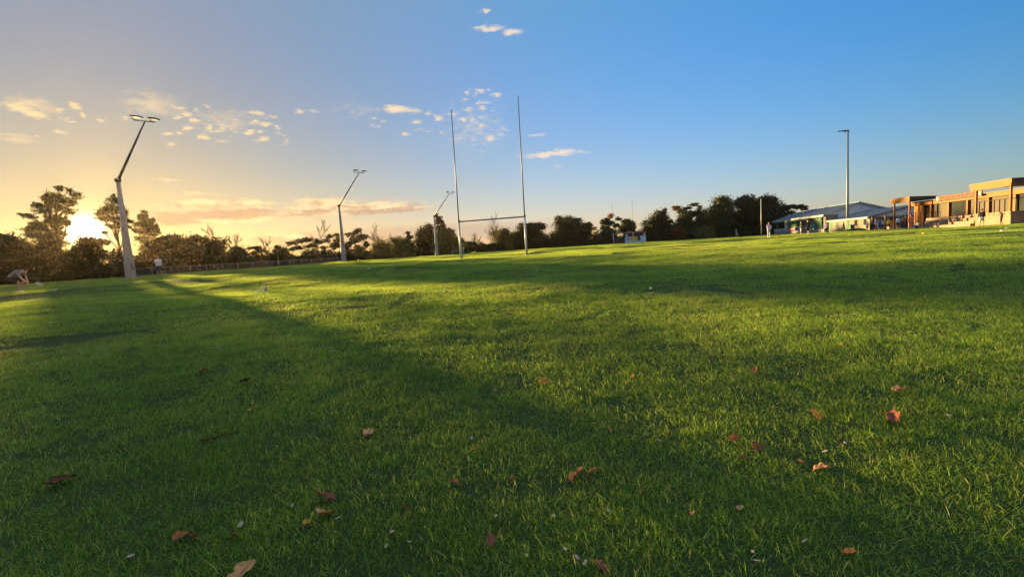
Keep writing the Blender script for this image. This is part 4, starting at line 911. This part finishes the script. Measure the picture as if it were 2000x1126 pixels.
person('person in maroon top right of the pale blue shirt', 1763, 449, 58.5, R(-100), 1.6, 'maroon', 'brown', 1, 0, None, False, 'black', group=G)
person('person in black at the right of the crowd', 1769, 449, 57.5, R(60), 1.6, 'black', 'black', 0, 0, None, False, 'white', 'long', group=G)
person('person in orange pink clothes standing before the pavilion steps', 1778, 448.5, 56.5, R(170), 1.7, 'orange', 'orange', 2, 1, None, False, 'white', 'long', group=G)
person('person in white sitting on the grass by the steps', 1792, 448, 55.5, R(95), 1.6, 'white', 'navy', 0, 0, sit, True, group=G)
person('person in black top and grey shorts walking in front of the terrace', 1917, 441, 44.6, R(-60), 1.66, 'black', 'lgrey', 0, 0, dict(knr=(.1, .16, .52), anr=(.1, .12, .08), knl=(-.1, .0, .5), anl=(-.1, -.2, .09), har=(.22, .2, .98)), True, 'navy', 'long', hat='black')
LITBOX = mat('sunlit_orange', (.62, .36, .18), .7, .1, 3)  # added box for a sunlit wall end, the orange light put into its colour
p = foot(1743, 449.5, 66); t = thing('wall_end_box', 'orange brown box standing in for a sunlit wall end behind the crowd', 'box', p, RZ)
MB().box(-.55, .55, -.3, .3, 0, 1.25).build('box_body', LITBOX, t, bevel=.02); MB().box(-.6, .6, -.35, .35, 1.252, 1.32).build('lid', LITBOX, t, bevel=.01)
p = foot(1672, 451, 70); t = thing('covered_mound', 'low dark tarpaulin covered heap before the annex', 'heap', p, R(75))
mb = MB(); mb.ell((0, 0, .1), (.7, 1.5, .42), 18, 9); mb.ell((0, 1.1, .1), (.5, .8, .3), 14, 8); link('tarpaulin', remeshed(mb, .06, 'tarpaulin'), CL['black'], t); MB().tube([(-.8, -1.3, .05), (-.8, 1.6, .05)], .03, 6).build('edge_rope', CL['brown'], t, True)
p = foot(1663, 450, 74); t = thing('wheelie_bin', 'dark green wheeled bin against the annex wall', 'bin', p, RZ)
MB().poly([(-.25, -.3, .08), (.25, -.3, .08), (.3, -.36, 1.0), (-.3, -.36, 1.0)], (0, .64, 0)).build('bin_body', GREEN, t); MB().box(-.33, .33, -.4, .34, 1.003, 1.08).build('lid', CL['black'], t, bevel=.015)
for x in (-.24, .24): MB().tube([(x - .03, .33, .1), (x + .03, .33, .1)], .1, 12).build('wheel', CL['black'], t, True)
bag('white bag on the grass left of the crowd', 1741, 452, 60, 'white', .5, .22); bag('pale sports bag lying at the feet of the crowd', 1712, 452, 60, 'white', .6, .2); bag('dark sports bag beside the sitting person', 1786, 449.5, 60.5, 'navy', .7, .28, R(10))
bag('grey bag at the right of the sitting person', 1799, 449, 60, 'grey', .5, .25, R(-12)); bag('white bundle on the grass by the pale blue shirt', 1758, 452, 59.5, 'white', .4, .2, R(30))
p = ground_pt(1519, 463); p.z = gz(p.x, p.y); t = thing('marker_cone', 'small orange marker cone right of the person in pink', 'cone', foot(1519, 463, 55))
MB().tube([(0, 0, 0), (0, 0, .22)], [.14, .03], 16).build('cone_body', mat('cone_orange', (.9, .22, .05), .5), t, True); MB().box(-.17, .17, -.17, .17, -.01, .015).build('cone_base', mat('cone_orange', (.9, .22, .05), .5), t)
for i, (px, py, lab) in enumerate(((1414, 467, 'flat white marker disc left of the person in pink'), (1320, 473.5, 'flat white marker disc right of the scoreboard'), (1660, 459, 'flat yellow marker disc beneath the straight mast'), (1805, 457, 'flat yellow marker disc in front of the pavilion steps'),
                      (1967, 447, 'farther flat pale marker disc before the terrace'), (1958, 452, 'nearer flat pale marker disc before the terrace'), (720, 525.5, 'flat white marker disc right of the middle mast'), (1271, 568, 'white scrap lying in the mid field shade'))):
    q = ground_pt(px, py)
    k_ = .25 if 'scrap' in lab else 1
    o = MB().tube([(0, 0, 0.02), (0, 0, .06), (0, 0, .07)], [.12 * k_, .07 * k_, .05 * k_], 14).build('marker_disc', CL['yellow'] if 'yellow' in lab else WHITE, None, True); o.location = q + Vector((0, 0, .015)); tag(o, lab, 'marker', 'marker discs on the field')

# ------------------------------------------------------------------ bottle and frisbee
q = ground_pt(519.5, 570); t = thing('water_bottle', 'pink water bottle with dark cap beside the white disc', 'bottle', q)
BP = mat('bottle_pink', (.75, .38, .42), .35, .05, 5, spec=.5)
MB().tube([(0, 0, 0), (0, 0, .01), (0, 0, .05)], [.038, .042, .042], 20).build('foot_ring', mat('bottle_base', (.6, .52, .42), .4), t, True)
MB().tube([(0, 0, .05), (0, 0, .16), (0, 0, .19), (0, 0, .205)], [.042, .042, .036, .026], 20).build('bottle_body', BP, t, True)
MB().tube([(0, 0, .205), (0, 0, .232)], .03, 16).build('cap', CL['black'], t, True); MB().tube([(0, 0, .232), (0, 0, .25)], [.02, .017], 12).build('spout', BP, t, True)
q = ground_pt(507, 570.5); t = thing('flying_disc', 'white flying disc lying flat left of the pink bottle', 'frisbee', q + Vector((0, 0, .035)))
d_ = MB().tube([(0, 0, 0), (0, 0, .018), (0, 0, .027), (0, 0, .030)], [.135, .137, .120, .06], 28).build('disc_body', WHITE, t, True); MB().tube([(0, 0, -.003), (0, 0, .006)], .1395, 28).build('rim', WHITE, t, True); t.rotation_euler = (R(3), R(-4), 0)

# ------------------------------------------------------------------ fallen leaves, chips, sticks
def leaf_mat(n, c): return mat('leaf_' + n, c, 1.0, .35, 40, trans=.2, bump=.3, spec=.02)
LM = dict(red=leaf_mat('red', (.26, .10, .065)), tan=leaf_mat('tan', (.62, .34, .15)), brown=leaf_mat('brown', (.25, .11, .06)), dark=leaf_mat('dark', (.13, .055, .025)), orange=leaf_mat('orange', (.42, .17, .06)), yellow=leaf_mat('yellow', (.55, .32, .07)))
def fallen_leaf(px, py, wpx, col, label, seed):
    g = random.Random(seed); q = ground_pt(px, py + wpx * .15); d = (q - EYE).length; L_ = wpx * d / F * 1.0
    t = thing('fallen_leaf', label, 'leaf', q + Vector((0, 0, .022 + L_ * .12)), g.uniform(0, 6.28), 'fallen autumn leaves on the grass'); t.rotation_euler = (g.uniform(-.5, .5) - .15, g.uniform(-.5, .5), g.uniform(0, 6.28))
    n = 28; lob = g.choice((3, 5, 5)); ph = g.uniform(0, 1); v = []; f = []; rings = 5; curl = g.uniform(.7, 1.7); fold = g.uniform(.5, 1.4)
    v.append((0, 0, 0))
    for j in range(1, rings + 1):
        for i in range(n):
            a = 2 * math.pi * i / n; r = .5 * (.62 + .30 * abs(math.cos(a * lob / 2 + ph)) ** .8 + .08 * math.cos(a)) + .03 * g.uniform(-1, 1) * (j == rings); r *= j / rings
            x, y = r * math.cos(a) * 1.15, r * math.sin(a) * .85; z = fold * abs(y) ** 1.3 * .8 + curl * (x * x) * .7 * math.copysign(1, x + .1) + .05 * math.sin(a * 7 + j) * j / rings
            v.append((x * L_, y * L_, z * L_ * .8))
    for i in range(n): f.append((0, 1 + i, 1 + (i + 1) % n))
    for j in range(rings - 1):
        for i in range(n): b = 1 + j * n; f.append((b + i, b + n + i, b + n + (i + 1) % n, b + (i + 1) % n))
    me = bpy.data.meshes.new('blade'); me.from_pydata(v, [], f); me.update(); me.shade_smooth(); bo = link('blade', me, LM[col], t)
    sd = bo.modifiers.new('t', 'SOLIDIFY'); sd.thickness = .0006
    MB().tube([(-.45 * L_, 0, .02 * L_), (0, 0, .003), (.55 * L_, 0, .1 * L_), (.85 * L_, .05 * L_, .06 * L_)], [.0006, .0011, .0012, .0009], 6).build('stalk', LM['tan'], t, True)
LV = [(722,847,26,'tan','curled tan leaf alone in the centre left grass'),(636,976,34,'red','large folded red brown leaf above the tan one'),(635,1009,32,'tan','pale tan leaf just below the large red brown leaf'),(601,1027,16,'yellow','small yellow leaf lower left of the tan leaf'),
 (352,1056,22,'orange','orange brown leaf left of a dark one near the bottom left'),(373,1054,19,'dark','dark leaf touching the orange brown one'),(457,1057,19,'brown','brown leaf near the bottom, right of the orange and dark pair'),(480,1121,38,'tan','tan brown leaf cut by the bottom edge'),
 (890,948,21,'red','upright red brown leaf right of centre left'),(478,748,17,'dark','dark curled leaf farthest on the left'),(491,804,13,'tan','small tan leaf above the dark stick'),(399,728,14,'dark','tiny dark leaf beyond the stick'),(123,944,32,'dark','dark crumpled leaf near the left edge'),
 (1063,748,21,'orange','orange leaf in the sunlit grass patch'),(1236,740,10,'orange','tiny orange leaf right of the sunlit patch'),(1475,729,16,'brown','brown grey leaf at the far side of the right grass'),(1757,768,22,'tan','tan orange leaf on the far right'),(1748,823,26,'red','dark red leaf on the far right'),
 (1597,817,18,'yellow','yellow leaf above the right cluster'),(1436,862,18,'orange','orange leaf top left of the right cluster'),(1478,877,22,'brown','red brown leaf in the right cluster'),(1448,900,14,'dark','dark leaf below the orange one in the right cluster'),(1602,922,22,'tan','tan leaf right of the dry twig'),
 (1125,935,36,'brown','large brown leaf with long stalk at lower centre'),(1158,926,21,'brown','brown leaf right beside the large stalked leaf'),(1001,942,13,'dark','small dark leaf left of the large stalked leaf'),(1256,966,15,'brown','small brown leaf right of the large stalked leaf'),
 (1445,1000,13,'tan','small tan leaf low in the right foreground'),(1353,1011,11,'tan','tiny tan leaf left of the low small tan one'),(1658,1088,17,'orange','orange leaf near the bottom right'),(1172,1114,28,'red','reddish leaf at the bottom edge right of centre'),(960,1066,21,'red','dark red leaf at the bottom centre'),
 (791,995,13,'dark','small dark leaf between the tan and the upright leaf'),(1077,677,10,'dark','tiny dark leaf beyond the sunlit patch')]
for i, a in enumerate(LV): fallen_leaf(a[0], a[1], a[2], a[3], a[4], 100 + i)
CH = mat('wood_chip', (.42, .34, .26), 1.0, .2, 60, bump=.3, spec=.02)
CHIPS = [(257,1093,15,'whitest chip, alone near the bottom left'),(767,1045,15,'upright pale chip in the bottom row left of centre'),(755,1073,11,'small chip just below the upright pale chip'),(800,1064,13,'slanted chip right of the upright pale chip'),(969,1014,15,'pale chip above the dark red leaf'),
 (1030,1092,12,'pale chip at the bottom between the reddish leaves'),(1083,1014,11,'pale chip between the stalked leaf and the bottom'),(1189,1004,13,'pale chip below the brown leaf pair'),(1127,1096,15,'left chip of the pair above the reddish bottom leaf'),(1143,1107,15,'right chip of the pair above the reddish bottom leaf'),
 (1105,1080,13,'flat chip above the bottom pair'),(1471,1085,15,'grey chip at the bottom right, upper of two'),(1478,1102,15,'grey chip at the bottom right, lower of two'),(1571,1064,14,'round pale chip at the bottom right'),(1651,869,14,'pale chip right of the right leaf cluster'),(1611,886,11,'dim chip left of that pale chip'),
 (1288,864,12,'pale chip in mid grass right of centre'),(921,858,12,'pale chip in mid grass at centre'),(471,1031,16,'slanted grey chip left of the yellow leaf'),(101,1010,10,'yellowish chip near the left edge'),(1854,815,11,'pale chip by the right edge'),(572,992,11,'tiny pale chip left of the red leaf'),(425,680,12,'pale sliver far in the left grass'),
 (660,1018,12,'grey chip right of the tan leaf'),(1560,770,9,'tiny chip far in the right grass')]
for i, (px, py, w, lab) in enumerate(CHIPS):
    g = random.Random(500 + i); q = ground_pt(px, py + 3); L_ = .8 * w * (q - EYE).length / F; a = L_ * .5; b = L_ * g.uniform(.16, .3); mb = MB()
    pts = [(-a, -b * g.uniform(.4, 1), 0), (a * .3, -b, 0), (a, -b * .2, 0), (a * .7, b, 0), (-a * .6, b * .9, 0)]; mb.poly(pts, (0, 0, .0025 + L_ * .03))
    o = mb.build('wood_chip', CH, None, bevel=.0008); o.location = q + Vector((0, 0, .024)); o.rotation_euler = (g.uniform(-.5, .3), g.uniform(-.5, .5), g.uniform(0, 6.28)); tag(o, 'small ' + lab if not lab.startswith(('small', 'tiny')) else lab, 'wood chip', 'pale wood chips in the grass')
def stick(p0, p1, r, label, seed, m='dark', name='stick'):
    g = random.Random(seed); a, b = ground_pt(*p0), ground_pt(*p1); pts = []; n = 7
    for i in range(n): p = a.lerp(b, i / (n - 1)); pts.append(p - a + Vector((g.uniform(-1, 1), g.uniform(-1, 1), 0)) * r * 1.5 + Vector((0, 0, .028)))
    t = thing(name, label, 'stick', a); MB().tube(pts, [r, r, r * .9, r * .95, r * .8, r * .6, r * .4], 7).build('stem', LM[m], t, True)
    MB().tube([pts[3], pts[3] + (pts[4] - pts[3]) * .8 + Vector((0, .02, .015))], [r * .5, r * .2], 6).build('side_twig', LM[m], t, True)
stick((393, 868), (470, 848), .007, 'dark broken stick lying in the left grass', 1)
stick((908, 894), (938, 878), .003, 'thin pale twig right of the curled tan leaf', 2, 'tan', 'twig')
stick((1552, 902), (1580, 916), .004, 'dry brown twig left of the tan leaf in the right grass', 3, 'brown', 'twig')
stick((1760, 0 + 905), (1800, 900), .002, 'fine straw stalk in the far right grass', 4, 'tan', 'twig')

# ------------------------------------------------------------------ warm air volume, added to imitate the lens-flare veil
def veil_volume():
    mb = MB(); mb.box(-260, 260, -60, 330, -4, 22); o = mb.build('veil_volume', None); tag(o, 'thin warm air volume added as a lens flare veil over the sports field', 'veil_volume', kind='stuff')
    m = bpy.data.materials.new('veil_air'); m.use_nodes = True; nt = m.node_tree; nt.nodes.clear(); v = nt.nodes.new('ShaderNodeVolumePrincipled'); out = nt.nodes.new('ShaderNodeOutputMaterial')
    v.inputs['Color'].default_value = (1, .78, .55, 1); v.inputs['Density'].default_value = .00007; v.inputs['Anisotropy'].default_value = .72
    nt.links.new(v.outputs[0], out.inputs['Volume']); o.data.materials.append(m)
veil_volume()
